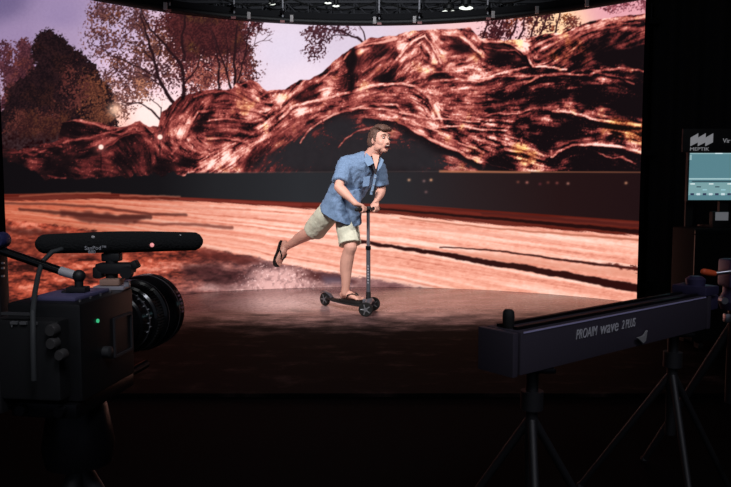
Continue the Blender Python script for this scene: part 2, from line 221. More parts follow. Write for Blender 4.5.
    img = over(img, ss(-.5, .8, Y-L0), C(96, 34, 26)+(sn2-.5)[..., None]*.12)
    img = over(img, ss(-.8, .8, Y-L1-(sn3-.5)*3), base.astype(np.float32))
    def streak(pts, w0, w1, col, a=1, rough=1.5, soft=1.2):
        nonlocal img; img = over(img, line(pts, w0, w1, rough, soft)*a, C(*col))
    streak([(400, 206), (500, 214), (652, 227)], 1.6, 3.5, (78, 28, 24)); streak([(380, 209), (500, 219), (652, 233)], 1.8, 4.4, (34, 12, 12)); streak([(300, 204.5), (400, 206.5), (480, 214)], 2.4, 3, (106, 36, 28), .9); streak([(180, 199), (300, 205)], 2, 3, (120, 44, 36), .9)
    streak([(400, 218), (500, 229), (652, 241)], 1.2, 2.4, (176, 100, 78), .85); streak([(390, 226), (460, 231), (560, 242)], 3, 2, (226, 154, 134), .6)
    # far wet streaks, left
    for p, a, b, c, al in (([(20, 196), (60, 193.5), (110, 193)], 1, 1.6, (200, 120, 90), .7), ([(120, 195.5), (180, 196.5)], 1.4, 1, (214, 130, 104), .8), ([(0, 203), (50, 204), (100, 207), (150, 214), (186, 215)], 2, 3, (74, 32, 28), .9), ([(20, 209), (60, 213), (110, 217), (150, 217)], 3, 4.5, (58, 26, 24), .9),
                           ([(150, 205), (200, 208), (250, 210)], 1.4, 1.4, (196, 108, 88), .7), ([(100, 197.5), (160, 200), (230, 201)], 1.5, 1.2, (90, 34, 28), .8), ([(134, 222), (160, 224), (196, 225), (232, 228)], 2.2, 3.4, (104, 46, 38), .9), ([(14, 220), (60, 224), (140, 236), (200, 243)], 1.8, 2.6, (170, 88, 64), .6),
                           ([(12, 212), (80, 221), (160, 234), (250, 250)], 1, 1.6, (250, 176, 150), .5), ([(230, 232), (300, 240), (350, 250)], 1.6, 1.6, (226, 132, 110), .6), ([(210, 240), (300, 256), (350, 270)], 1.2, 1.2, (214, 120, 98), .55), ([(200, 212), (280, 217), (320, 222)], 2.4, 1.6, (222, 138, 118), .6)):
        streak(p, a, b, c, al*.8, 1.6, 1.8)
    img = over(img, poly([(60, 210), (92, 212), (150, 218), (130, 223), (90, 222), (60, 217)], 6, 1.2)*.75, C(70, 30, 27))
    # the two dark furrows at the right
    streak([(352, 240), (380, 244.5), (440, 254), (530, 269), (652, 291)], 3.0, 8.5, (44, 14, 13), 1, 3, 1.4)
    streak([(440, 247.5), (470, 248.5), (510, 252.5), (580, 262), (652, 271)], 1.2, 3, (52, 16, 14), .95, 2)
    img = over(img, poly([(452, 250), (510, 256), (580, 265), (640, 272), (652, 280), (600, 274), (520, 263), (470, 256)], 3, 1)*.55, C(206, 128, 104))
    img = over(img, poly([(600, 262), (640, 268), (652, 274), (620, 270)], 10, .6)*(noise(4, 1.5, seed=77) > .5)*.8, C(80, 26, 20))
    low = poly([(420, 285), (500, 290), (652, 325), (652, 346), (510, 312), (460, 298)], 4, 5); img = over(img, low*.45, C(226, 150, 122))
    # ground below the road
    g1 = noise(30, 7, oct=5, seed=301); g2 = noise(5, 2.0, oct=4, seed=302); g3 = noise(1.5, oct=2, seed=303)
    q = np.clip(.5+(g1-.5)*1.9+(g2-.5)*1.0, 0, 1)
    gl = np.stack([np.interp(q, [0, .3, .55, .8, 1], v) for v in ([44, 104, 158, 190, 222], [20, 42, 66, 88, 128], [18, 34, 48, 66, 104])], -1)/255.
    gr = np.stack([np.interp(q, [0, .35, .6, 1], v) for v in ([104, 132, 150, 178], [68, 92, 108, 134], [70, 92, 106, 130])], -1)/255.
    t = ss(150, 290, X+(Y-262)*1.5+(g1-.5)*90)[..., None]; gd = gl*(1-t)+gr*t
    gd = gd*(1+(g3-.5)[..., None]*.25)
    img = over(img, ss(-1.5, 1.5, Y-L3-(g2-.5)*5), gd.astype(np.float32))
    img = over(img, poly([(0, 226), (60, 232), (150, 246), (150, 252), (70, 240), (0, 232)], 8, 1.5)*.8, C(66, 27, 24))
    img = over(img, poly([(0, 236), (40, 240), (110, 256), (60, 258), (0, 244)], 10, 2)*.5, C(80, 32, 26))
    img = over(img, poly([(182, 264), (206, 261), (232, 268), (248, 280), (216, 284), (186, 278)], 12, 3)*.85, C(58, 30, 32)*(1+(g2-.5)[..., None]))
    img = over(img, poly([(198, 249), (256, 258), (266, 262), (240, 264), (200, 258)], 5, 1.5)*.7, C(92, 38, 34))
    img = over(img, poly([(282, 266), (300, 268), (340, 276), (362, 281), (340, 283), (300, 278)], 6, 1.5)*.9, C(74, 34, 34)); img = over(img, poly([(320, 275), (350, 279), (352, 284), (326, 284)], 4, 2)*.6, C(92, 84, 104))
    img = over(img, poly([(360, 279), (420, 289), (470, 302), (500, 314), (440, 310), (380, 296)], 6, 5)*.75, C(104, 62, 66))
    # white spray
    dx = X-280; dy = Y-290; rr = (dx/(42+np.clip(dy, -30, 30)*.35))**2+(dy/38)**2
    sp = np.clip(1-rr, 0, 1)**.7*(.45+.55*ss(.40, .62, noise(3, oct=3, seed=401)+.12*(1-rr)))*ss(262, 272, Y); img = over(img, np.clip(sp*.95, 0, .9), C(236, 182, 176))
    dots = ss(.74, .9, noise(1.3, oct=1, seed=402))*np.clip(1.6-rr, 0, 1)*ss(258, 266, Y); img = over(img, dots*.8, C(250, 205, 200))
    return np.clip(img, 0, 1).astype(np.float32)

# ------------------------------------------------------------------
# HELPERS
# ------------------------------------------------------------------
import bpy, bmesh, random
from mathutils import Vector as V, Matrix, Euler
random.seed(4)
sc = bpy.context.scene; COL = sc.collection
FPX = 702.0; TH = math.radians(4.5); CAMZ = 1.07
def at(px, py, Y):
    """world point seen at (px,py) of the photograph at distance Y"""
    rx = (px-365.5)/FPX; ry = (243.5-py)/FPX
    d = V((rx, math.cos(TH)+ry*math.sin(TH), -math.sin(TH)+ry*math.cos(TH)))
    return V((0, 0, CAMZ))+d*(Y/d.y)
def pic(p):
    r = V(p)-V((0, 0, CAMZ)); f = r.y*math.cos(TH)-r.z*math.sin(TH); u = r.y*math.sin(TH)+r.z*math.cos(TH)
    return 365.5+FPX*r.x/f, 243.5-FPX*u/f
def srgb(r, g, b): return tuple(((c/255)/12.92 if c/255 <= .04045 else ((c/255+.055)/1.055)**2.4) for c in (r, g, b))+(1,)
def mat(name, col, rough=.6, metal=0, bump=0, bscale=60, var=0, vscale=12, emit=None, estr=1, spec=.5, sheen=0, coat=0):
    m = bpy.data.materials.new(name); m.use_nodes = True; nt = m.node_tree; b = nt.nodes['Principled BSDF']
    c = srgb(*col); b.inputs['Base Color'].default_value = c; b.inputs['Roughness'].default_value = rough; b.inputs['Metallic'].default_value = metal
    b.inputs['Specular IOR Level'].default_value = spec; b.inputs['Sheen Weight'].default_value = sheen; b.inputs['Coat Weight'].default_value = coat
    tc = nt.nodes.new('ShaderNodeTexCoord')
    if var:
        n = nt.nodes.new('ShaderNodeTexNoise'); n.inputs['Scale'].default_value = vscale; n.inputs['Detail'].default_value = 4; nt.links.new(tc.outputs['Object'], n.inputs['Vector'])
        r = nt.nodes.new('ShaderNodeValToRGB'); r.color_ramp.elements[0].position = .3; r.color_ramp.elements[1].position = .7
        r.color_ramp.elements[0].color = tuple(x*(1-var) for x in c[:3])+(1,); r.color_ramp.elements[1].color = tuple(min(1, x*(1+var)) for x in c[:3])+(1,)
        nt.links.new(n.outputs['Fac'], r.inputs['Fac']); nt.links.new(r.outputs['Color'], b.inputs['Base Color'])
    if bump:
        n = nt.nodes.new('ShaderNodeTexNoise'); n.inputs['Scale'].default_value = bscale; n.inputs['Detail'].default_value = 3; nt.links.new(tc.outputs['Object'], n.inputs['Vector'])
        k = nt.nodes.new('ShaderNodeBump'); k.inputs['Strength'].default_value = bump; k.inputs['Distance'].default_value = .01
        nt.links.new(n.outputs['Fac'], k.inputs['Height']); nt.links.new(k.outputs['Normal'], b.inputs['Normal'])
    if emit: b.inputs['Emission Color'].default_value = srgb(*emit); b.inputs['Emission Strength'].default_value = estr
    return m
def tag(o, label, cat, group=None):
    o['label'] = label; o['category'] = cat
    if group: o['group'] = group
    return o
def thing(name, label, cat, loc=(0, 0, 0), rot=(0, 0, 0), group=None):
    o = bpy.data.objects.new(name, None); COL.objects.link(o); o.location = loc; o.rotation_euler = rot; o.empty_display_size = .1
    return tag(o, label, cat, group)
def frame(d, up=(0, 0, 1)):
    d = V(d).normalized(); u = V(up)
    if abs(d.dot(u)) > .97: u = V((1, 0, 0)) if abs(d.x) < .9 else V((0, 1, 0))
    s = u.cross(d).normalized(); return s, d.cross(s).normalized(), d      # side, up, along
class MB:
    def __init__(s): s.v = []; s.f = []
    def add(s, vs, fs, M=None):
        o = len(s.v); s.v += [(M @ V(p)) if M else V(p) for p in vs]; s.f += [tuple(i+o for i in f) for f in fs]; return s
    def box(s, c, size, rot=None, bev=.0):
        b = bmesh.new(); bmesh.ops.create_cube(b, size=1); bmesh.ops.scale(b, vec=size, verts=b.verts)
        if bev: bmesh.ops.bevel(b, geom=b.edges[:], offset=bev, segments=2, affect='EDGES', profile=.6)
        M = Matrix.Translation(c) @ (rot.to_4x4() if rot else Matrix())
        b.verts.index_update(); s.add([v.co.copy() for v in b.verts], [[v.index for v in f.verts] for f in b.faces], M); b.free(); return s
    def loft(s, pts, rad, n=16, up=(0, 0, 1), cap=True, dirs=None):
        """tube through pts; rad = r or (side, up) per point"""
        pts = [V(p) for p in pts]; k = len(pts); rings = []
        for i, p in enumerate(pts):
            d = dirs[i] if dirs else (pts[min(i+1, k-1)]-pts[max(i-1, 0)])
            a, b, d = frame(d, up)
            if i:
                a2 = pa-d*pa.dot(d)
                if a2.length > .2: a = a2.normalized(); b = d.cross(a)
            pa = a; r = rad[i] if isinstance(rad, (list, tuple)) and isinstance(rad[0], (list, tuple, float, int)) and len(rad) == k else rad
            if isinstance(r, (int, float)): r = (r, r)
            rings.append([p+a*(math.cos(2*math.pi*j/n)*r[0])+b*(math.sin(2*math.pi*j/n)*r[1]) for j in range(n)])
        vs = [q for r in rings for q in r]; fs = [(i*n+j, i*n+(j+1) % n, (i+1)*n+(j+1) % n, (i+1)*n+j) for i in range(k-1) for j in range(n)]
        if cap: fs += [tuple(reversed(range(n))), tuple((k-1)*n+j for j in range(n))]
        return s.add(vs, fs)
    def tube(s, a, b, r, r2=None, n=12): return s.loft([a, b], [r, r if r2 is None else r2], n)
    def ball(s, c, r, M=None, n=16):
        if isinstance(r, (int, float)): r = (r, r, r)
        h = n//2; vs = [(0, 0, 1)]; fs = []
        for i in range(1, h):
            t = math.pi*i/h; vs += [(math.sin(t)*math.cos(2*math.pi*j/n), math.sin(t)*math.sin(2*math.pi*j/n), math.cos(t)) for j in range(n)]
        vs.append((0, 0, -1)); L = len(vs)-1
        fs += [(0, 1+j, 1+(j+1) % n) for j in range(n)]
        for i in range(h-2): a = 1+i*n; fs += [(a+j, a+n+j, a+n+(j+1) % n, a+(j+1) % n) for j in range(n)]
        a = 1+(h-2)*n; fs += [(a+j, L, a+(j+1) % n) for j in range(n)]
        T = Matrix.Translation(c) @ (M.to_4x4() if M else Matrix()) @ Matrix.Diagonal((*r, 1)); return s.add(vs, fs, T)
    def capsule(s, pts, rad, n=14, up=(0, 0, 1)):
        s.loft(pts, rad, n, up)
        for p, r in ((pts[0], rad[0]), (pts[-1], rad[-1])): s.ball(p, min(r) if isinstance(r, tuple) else r, n=12)
        return s
    def lathe(s, prof, c, axis=(0, 0, 1), n=28, up=(0, 0, 1)):
        """prof = [(distance along axis, radius)...]"""
        a, b, d = frame(axis, up); c = V(c); k = len(prof)
        vs = [c+d*h+(a*math.cos(2*math.pi*j/n)+b*math.sin(2*math.pi*j/n))*max(r, 1e-4) for h, r in prof for j in range(n)]
        fs = [(i*n+j, i*n+(j+1) % n, (i+1)*n+(j+1) % n, (i+1)*n+j) for i in range(k-1) for j in range(n)]
        fs += [tuple(reversed(range(n))), tuple((k-1)*n+j for j in range(n))]
        return s.add(vs, fs)
    def prism(s, outline, d, M):
        """flat outline (x,y) extruded by d along z, placed by M"""
        n = len(outline); vs = [(x, y, 0) for x, y in outline]+[(x, y, d) for x, y in outline]
        return s.add(vs, [tuple(reversed(range(n))), tuple(range(n, 2*n))]+[(i, (i+1) % n, n+(i+1) % n, n+i) for i in range(n)], M)
    def build(s, name, m, parent=None, smooth=40, world=False):
        me = bpy.data.meshes.new(name); vs = s.v
        o = bpy.data.objects.new(name, me); COL.objects.link(o)
        if parent:
            o.parent = parent
            if world:
                bpy.context.view_layer.update(); W = parent.matrix_world.inverted(); vs = [W @ p for p in vs]
        me.from_pydata([tuple(p) for p in vs], [], s.f); me.update()
        b = bmesh.new(); b.from_mesh(me); bmesh.ops.recalc_face_normals(b, faces=b.faces[:]); b.to_mesh(me); b.free()
        if smooth:
            me.shade_smooth(); me.set_sharp_from_angle(angle=math.radians(smooth))
        if m: me.materials.append(m)
        return o
def solidify_remesh(o, vox, smooth=4, fac=.5, noise=0, nsize=.05):
    """fuse overlapping shapes of o into one continuous skin"""
    r = o.modifiers.new('r', 'REMESH'); r.mode = 'VOXEL'; r.voxel_size = vox; r.use_smooth_shade = True
    if smooth: k = o.modifiers.new('s', 'SMOOTH'); k.iterations = smooth; k.factor = fac
    if noise:
        t = bpy.data.textures.new('cloth', 'CLOUDS'); t.noise_scale = nsize; t.noise_depth = 2
        d = o.modifiers.new('d', 'DISPLACE'); d.texture = t; d.strength = noise; d.mid_level = .5; d.texture_coords = 'LOCAL'
    bpy.context.view_layer.update(); dg = bpy.context.evaluated_depsgraph_get()
    me = bpy.data.meshes.new_from_object(o.evaluated_get(dg)); me.name = o.name
    mats = list(o.data.materials); o.modifiers.clear(); o.data = me
    me.materials.clear(); [me.materials.append(x) for x in mats]; me.shade_smooth(); return o
def text(name, body, size, m, parent, M, ext=.0008, shear=0, align='LEFT', sx=1):
    c = bpy.data.curves.new(name, 'FONT'); c.body = body; c.size = size; c.extrude = ext; c.shear = shear; c.align_x = align
    t = bpy.data.objects.new('tmp', c); COL.objects.link(t); bpy.context.view_layer.update()
    me = bpy.data.meshes.new_from_object(t.evaluated_get(bpy.context.evaluated_depsgraph_get())); bpy.data.objects.remove(t)
    me.transform(Matrix.Diagonal((sx, 1, 1, 1)))
    o = bpy.data.objects.new(name, me); COL.objects.link(o); me.materials.clear(); me.materials.append(m); o.parent = parent
    o.matrix_local = M; return o
def basis(o, x, y):
    """matrix with local x along x and y along y at point o"""
    x = V(x).normalized(); z = x.cross(V(y)).normalized(); y = z.cross(x)
    return Matrix.Translation(o) @ Matrix((x, y, z)).transposed().to_4x4()

# ------------------------------------------------------------------
# MATERIALS
# ------------------------------------------------------------------
BLK = mat('black_paint', (26, 26, 29), .55, bump=.05); FAB = mat('black_cloth', (30, 30, 34), .95, bump=.2, bscale=90)
FLR = mat('studio_floor', (7, 7, 8), .85, var=.2, spec=.05); MET = mat('black_metal', (26, 26, 30), .35, .7); RUB = mat('rubber', (14, 14, 15), .75)
GLS = mat('glossy_plastic', (15, 15, 17), .22, coat=.4); CHR = mat('brushed_steel', (190, 190, 195), .3, 1); FOAM = mat('foam', (17, 18, 20), .95, bump=.4, bscale=300)
WHT = mat('white_plastic', (205, 200, 200), .5); GRYP = mat('grey_print', (176, 176, 182), .6); ORG = mat('orange_grip', (235, 96, 52), .5); VIO = mat('violet_grey_metal', (74, 70, 104), .4, .5)

# ------------------------------------------------------------------
# SETTING
# ------------------------------------------------------------------
def struct(o): o['kind'] = 'structure'; return o
struct(MB().box((0, 4, -.07), (12, 16, .1)).build('floor', FLR))
struct(MB().box((0, 12.05, 2.2), (12, .1, 4.6)).build('wall_back', BLK)); struct(MB().box((-6.05, 4, 2.2), (.1, 16, 4.6)).build('wall_left', BLK))
struct(MB().box((6.05, 4, 2.2), (.1, 16, 4.6)).build('wall_right', BLK)); struct(MB().box((0, 4, 4.55), (12.2, 16.2, .1)).build('ceiling', BLK))

# ------------------------------------------------------------------
# CURVED VIDEO WALL
# ------------------------------------------------------------------
RW = 3.6; YC = 7.57; WH = 2.78; T0, T1 = math.radians(-57.4), math.radians(44.9)
def arc(t, r=RW): return V((r*math.sin(t), YC-RW+r*math.cos(t), 0))
wall = thing('video_wall', 'tall curved video wall showing red rocks, trees and a wet road', 'video wall', (0, YC, 0))
def make_screen():
    img = make_picture(); NC, NR = 1000, 430
    ts = np.linspace(T0, T1, NC); zs = np.linspace(.0, WH, NR)
    T, Z = np.meshgrid(ts, zs); Xw = RW*np.sin(T); Yw = YC-RW+RW*np.cos(T)
    f = Yw*math.cos(TH)-(Z-CAMZ)*math.sin(TH); u = Yw*math.sin(TH)+(Z-CAMZ)*math.cos(TH)
    px = np.clip((365.5+FPX*Xw/f)*PS, 0, PW*PS-2); py = np.clip((243.5-FPX*u/f)*PS, 0, PH*PS-2)
    ix = px.astype(int); iy = py.astype(int); a = (px-ix)[..., None]; b = (py-iy)[..., None]
    c = (img[iy, ix]*(1-a)+img[iy, ix+1]*a)*(1-b)+(img[iy+1, ix]*(1-a)+img[iy+1, ix+1]*a)*b
    c = np.where(c <= .04045, c/12.92, ((c+.055)/1.055)**2.4)
    co = np.stack([Xw, Yw-YC, Z], -1).reshape(-1, 3).astype(np.float32)
    i = np.arange(NC-1)[None, :]+np.arange(NR-1)[:, None]*NC; q = np.stack([i, i+1, i+1+NC, i+NC], -1).reshape(-1)
    me = bpy.data.meshes.new('screen'); nq = len(q)//4
    me.vertices.add(len(co)); me.vertices.foreach_set('co', co.ravel()); me.loops.add(len(q)); me.loops.foreach_set('vertex_index', q.astype(np.int32))
    me.polygons.add(nq); me.polygons.foreach_set('loop_start', np.arange(0, len(q), 4, dtype=np.int32)); me.update(calc_edges=True)
    me.attributes.new('led', 'FLOAT_COLOR', 'POINT').data.foreach_set('color', np.concatenate([c, np.ones(c.shape[:2]+(1,))], -1).astype(np.float32).ravel())
    m = bpy.data.materials.new('led_panel'); m.use_nodes = True; nt = m.node_tree; p = nt.nodes['Principled BSDF']
    p.inputs['Base Color'].default_value = (.004, .004, .004, 1); p.inputs['Roughness'].default_value = .95; p.inputs['Specular IOR Level'].default_value = .0
    at_ = nt.nodes.new('ShaderNodeAttribute'); at_.attribute_name = 'led'; nt.links.new(at_.outputs['Color'], p.inputs['Emission Color']); p.inputs['Emission Strength'].default_value = 1.13
    me.materials.append(m); o = bpy.data.objects.new('screen', me); COL.objects.link(o); o.parent = wall
make_screen()
def arcslab(r0, r1, z0, z1, t0=T0, t1=T1, n=60):
    b = MB(); vs = []; fs = []
    for i in range(n+1):
        t = t0+(t1-t0)*i/n; p, q = arc(t, r0), arc(t, r1)
        vs += [(p.x, p.y, z0), (q.x, q.y, z0), (q.x, q.y, z1), (p.x, p.y, z1)]
    for i in range(n): a = 4*i; fs += [(a+j, a+(j+1) % 4, a+4+(j+1) % 4, a+4+j) for j in range(4)]
    return b.add(vs, fs+[(0, 1, 2, 3), (4*n, 4*n+1, 4*n+2, 4*n+3)])
arcslab(RW+.006, RW+.10, 0, WH).build('cabinet_shell', BLK, wall, world=True)
for t in (T0, T1):
    for z in (.15, 1.4, 2.6): MB().box(arc(t*1.0, RW+.16)+V((0, 0, z)), (.12, .12, .05)).build('bracket', MET, wall, world=True)

# stage floor in front of the wall: dusty red ground cloth, semi gloss
def stage():
    m = bpy.data.materials.new('stage_floor'); m.use_nodes = True; nt = m.node_tree; N = nt.nodes.new; L = nt.links.new; b = nt.nodes['Principled BSDF']
    tc = N('ShaderNodeTexCoord'); mp = N('ShaderNodeMapping'); mp.inputs['Scale'].default_value = (1.8, 3.0, 1); L(tc.outputs['Object'], mp.inputs['Vector'])
    n1 = N('ShaderNodeTexNoise'); n1.inputs['Scale'].default_value = 1.6; n1.inputs['Detail'].default_value = 8; n1.inputs['Roughness'].default_value = .68; L(mp.outputs[0], n1.inputs['Vector'])
    r1 = N('ShaderNodeValToRGB'); e = r1.color_ramp.elements; e[0].position = .33; e[0].color = srgb(80, 56, 58); e[1].position = .68; e[1].color = srgb(172, 132, 132)
    e2 = r1.color_ramp.elements.new(.5); e2.color = srgb(128, 94, 94); L(n1.outputs['Fac'], r1.inputs['Fac'])
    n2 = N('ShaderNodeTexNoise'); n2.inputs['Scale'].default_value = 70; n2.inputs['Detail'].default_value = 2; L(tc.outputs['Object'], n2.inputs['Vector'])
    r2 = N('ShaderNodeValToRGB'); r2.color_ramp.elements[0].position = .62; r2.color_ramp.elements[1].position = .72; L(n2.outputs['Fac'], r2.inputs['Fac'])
    # pale spray of dust behind the rider
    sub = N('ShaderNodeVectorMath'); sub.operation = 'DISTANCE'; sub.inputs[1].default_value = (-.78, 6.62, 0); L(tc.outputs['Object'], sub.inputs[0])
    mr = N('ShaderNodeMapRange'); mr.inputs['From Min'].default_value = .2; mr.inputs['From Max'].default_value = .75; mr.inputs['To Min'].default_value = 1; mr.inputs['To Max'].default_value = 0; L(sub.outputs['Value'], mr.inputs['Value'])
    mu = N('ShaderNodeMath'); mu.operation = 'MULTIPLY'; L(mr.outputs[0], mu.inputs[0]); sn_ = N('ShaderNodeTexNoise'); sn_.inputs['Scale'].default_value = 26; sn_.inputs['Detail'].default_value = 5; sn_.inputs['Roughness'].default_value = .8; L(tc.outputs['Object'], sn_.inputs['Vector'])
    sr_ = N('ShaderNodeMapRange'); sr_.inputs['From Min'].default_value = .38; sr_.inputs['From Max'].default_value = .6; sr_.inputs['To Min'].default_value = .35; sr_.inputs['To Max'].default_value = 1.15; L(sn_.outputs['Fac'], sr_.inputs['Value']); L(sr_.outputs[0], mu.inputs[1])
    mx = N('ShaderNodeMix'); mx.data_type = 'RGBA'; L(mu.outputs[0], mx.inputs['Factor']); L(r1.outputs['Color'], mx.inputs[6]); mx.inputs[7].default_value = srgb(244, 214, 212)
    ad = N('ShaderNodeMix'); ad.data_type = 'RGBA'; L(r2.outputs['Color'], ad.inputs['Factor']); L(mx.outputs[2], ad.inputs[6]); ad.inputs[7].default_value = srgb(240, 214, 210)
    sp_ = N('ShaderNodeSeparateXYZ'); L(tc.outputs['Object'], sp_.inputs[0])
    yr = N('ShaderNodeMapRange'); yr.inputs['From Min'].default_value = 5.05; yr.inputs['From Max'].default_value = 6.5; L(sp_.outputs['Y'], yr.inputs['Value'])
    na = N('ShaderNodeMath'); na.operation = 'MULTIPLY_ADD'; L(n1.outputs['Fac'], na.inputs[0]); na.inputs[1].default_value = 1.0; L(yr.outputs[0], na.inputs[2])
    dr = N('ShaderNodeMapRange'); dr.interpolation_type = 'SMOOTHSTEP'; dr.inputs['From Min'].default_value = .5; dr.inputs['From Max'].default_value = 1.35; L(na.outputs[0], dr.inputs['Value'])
    fx = N('ShaderNodeMix'); fx.data_type = 'RGBA'; L(dr.outputs[0], fx.inputs['Factor']); fx.inputs[6].default_value = srgb(7, 7, 8); L(ad.outputs[2], fx.inputs[7]); L(fx.outputs[2], b.inputs['Base Color'])  # floor colour fades to black towards the camera, a painted light falloff
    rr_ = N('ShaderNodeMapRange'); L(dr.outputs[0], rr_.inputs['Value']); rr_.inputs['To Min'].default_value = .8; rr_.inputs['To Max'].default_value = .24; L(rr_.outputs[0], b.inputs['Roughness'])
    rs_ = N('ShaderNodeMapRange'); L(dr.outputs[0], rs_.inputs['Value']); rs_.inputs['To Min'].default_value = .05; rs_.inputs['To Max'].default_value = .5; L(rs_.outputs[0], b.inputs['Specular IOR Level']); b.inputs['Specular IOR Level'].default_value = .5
    bp = N('ShaderNodeBump'); bp.inputs['Strength'].default_value = .25; bp.inputs['Distance'].default_value = .02; L(n1.outputs['Fac'], bp.inputs['Height']); L(bp.outputs[0], b.inputs['Normal'])
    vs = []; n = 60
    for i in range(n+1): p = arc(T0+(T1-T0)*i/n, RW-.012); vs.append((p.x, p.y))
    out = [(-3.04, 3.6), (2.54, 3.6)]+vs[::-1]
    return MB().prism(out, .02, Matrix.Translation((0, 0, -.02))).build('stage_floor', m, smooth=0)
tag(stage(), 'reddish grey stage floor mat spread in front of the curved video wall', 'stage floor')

# ------------------------------------------------------------------
# RIG ABOVE THE WALL
# ------------------------------------------------------------------
bat = thing('rigging_pipe', 'curved black pipe with hanging rods running along the top of the video wall', 'rigging pipe', (0, YC, WH))
pp = [arc(T0+(T1-T0)*i/60, RW-.05)+V((0, 0, WH+.02)) for i in range(61)]
MB().loft(pp, .034, 12).build('pipe', BLK, bat, world=True)
arcslab(RW-.02, RW+.04, WH+.003, WH+.12).build('top_rail', FAB, bat, world=True)
def ang_at(px):
    best = min(((abs(pic(arc(T0+(T1-T0)*i/800, RW-.05)+V((0, 0, WH)))[0]-px), T0+(T1-T0)*i/800) for i in range(801))); return best[1]
for px in (170, 234, 283, 379, 419, 488):
    p = arc(ang_at(px), RW-.05); q = p+V((0, 0, WH+.05))
    rod = MB().tube(q, q+V((0, 0, 1.665)), .009, n=8).build('hanger_rod', mat('zinc_rod', (190, 190, 198), .6), bat, world=True)
    rod_c = MB().box(q+V((0, -.03, .06)), (.035, .03, .05), bev=.005).tube(q+V((-.03, -.05, .05)), q+V((.03, -.05, .05)), .008).build('clamp', MET, rod, world=True)
    MB().box(q+V((.0, -.045, -.05)), (.045, .012, .022)).build('tag_strip', mat('pink_tape', (190, 130, 130), .6), bat, world=True)
for px in (164, 248, 291, 375, 415, 494, 538, 588):
    p = arc(ang_at(px), RW-.09)+V((0, 0, WH+.035)); MB().box(p, (.035, .02, .07), bev=.004).build('power_plug', WHT, bat, world=True)
for i in range(7):
    t0 = T0+(T1-T0)*(i+.1)/7; t1 = T0+(T1-T0)*(i+1.05)/7
    pts = [arc(t0+(t1-t0)*k/12, RW-.03)+V((0, 0, WH+.24-.09*math.sin(math.pi*k/12))) for k in range(13)]
    MB().loft(pts, .007, 6).build('power_cable', RUB, bat, world=True)
def truss(a, b, w, label, m):
    a = V(a); b = V(b); r = thing('lighting_truss', label, 'truss', a, group=None)
    s, u, d = frame(b-a); L = (b-a).length; C4 = [(s*i+u*j)*w/2 for i, j in ((1, 1), (-1, 1), (-1, -1), (1, -1))]
    for c in C4: MB().tube(a+c, b+c, .02, n=8).build('chord', m, r, world=True)
    n = int(L/w); br = MB()
    for k in range(n):
        p, q = a+d*(L*k/n), a+d*(L*(k+1)/n)
        for i in range(4):
            c, e = C4[i], C4[(i+1) % 4]; br.tube(p+c, q+e if k % 2 else q+e, .009, n=6); br.tube(p+c, p+e, .009, n=6)
    br.build('lattice', m, r, world=True)
    for t in (.08, .36, .64, .92):
        p = a+(b-a)*t; MB().tube(p, V((p.x, p.y, 4.5)), .006, n=6).lathe([(-.02, .03), (.02, .03)], p+V((0, 0, w/2)), (0, 0, 1), 10).build('hanger_cable', m, r, world=True)
    return r
TM = mat('truss_grey', (98, 98, 104), .5, .5)
truss((-5.6, 8.3, 3.05), (5.6, 8.3, 3.05), .26, 'long lattice truss hung closest behind the top of the video wall', TM)
tr2 = truss((-5.6, 9.6, 3.50), (5.6, 9.6, 3.50), .28, 'second long lattice truss, farther back and higher', TM)
truss((-5.6, 11.3, 3.95), (5.6, 11.3, 3.95), .28, 'long lattice truss highest and nearest the back wall', TM)
for k, (xa, za, xb, zb) in enumerate(((-4.4, 3.9, -1.2, 3.2), (-2.2, 3.95, .6, 3.3), (-.4, 3.3, 3.2, 3.95), (1.0, 3.25, 4.6, 4.0), (2.0, 3.2, 5.2, 3.8))):
    pts = [V((xa+(xb-xa)*t/10, 8.8+.05*k, za+(zb-za)*t/10-.12*math.sin(math.pi*t/10))) for t in range(11)]
    MB().loft([V((p.x, p.y+.75-.05*k, p.z)) for p in pts], .007, 6).build('cable', TM, tr2, world=True)
for px, py, Y, lab in ((466, 8, 7.9, 'larger bright truss lamp right of the hanging rods'), (449, 12, 8.0, 'smaller bright truss lamp just left of the larger one'), (336, 6, 7.9, 'small glowing lamp in the truss above the middle of the wall'), (272, 4, 7.9, 'small round glowing lamp in the truss above the pale sky'), (328, 3, 8.0, 'faint small lamp highest in the truss over the middle')):
    c = at(px, py, Y); r = thing('truss_lamp', lab, 'lamp', c)
    big = 1.6 if px in (466, 449) else .8
    MB().lathe([(-.03, .02), (.0, .035*big), (.05, .035*big), (.07, .02)], c+V((0, 0, .03)), (0, 0, 1), 14).tube(c+V((0, 0, .09)), c+V((0, 0, .5)), .008).build('housing', BLK, r, world=True)
    MB().ball(c, (.05*big, .02, .014*big), n=10).build('bulb', mat('lamp_glow', (240, 240, 235), .4, emit=(240, 245, 235), estr=1.3), r, world=True)

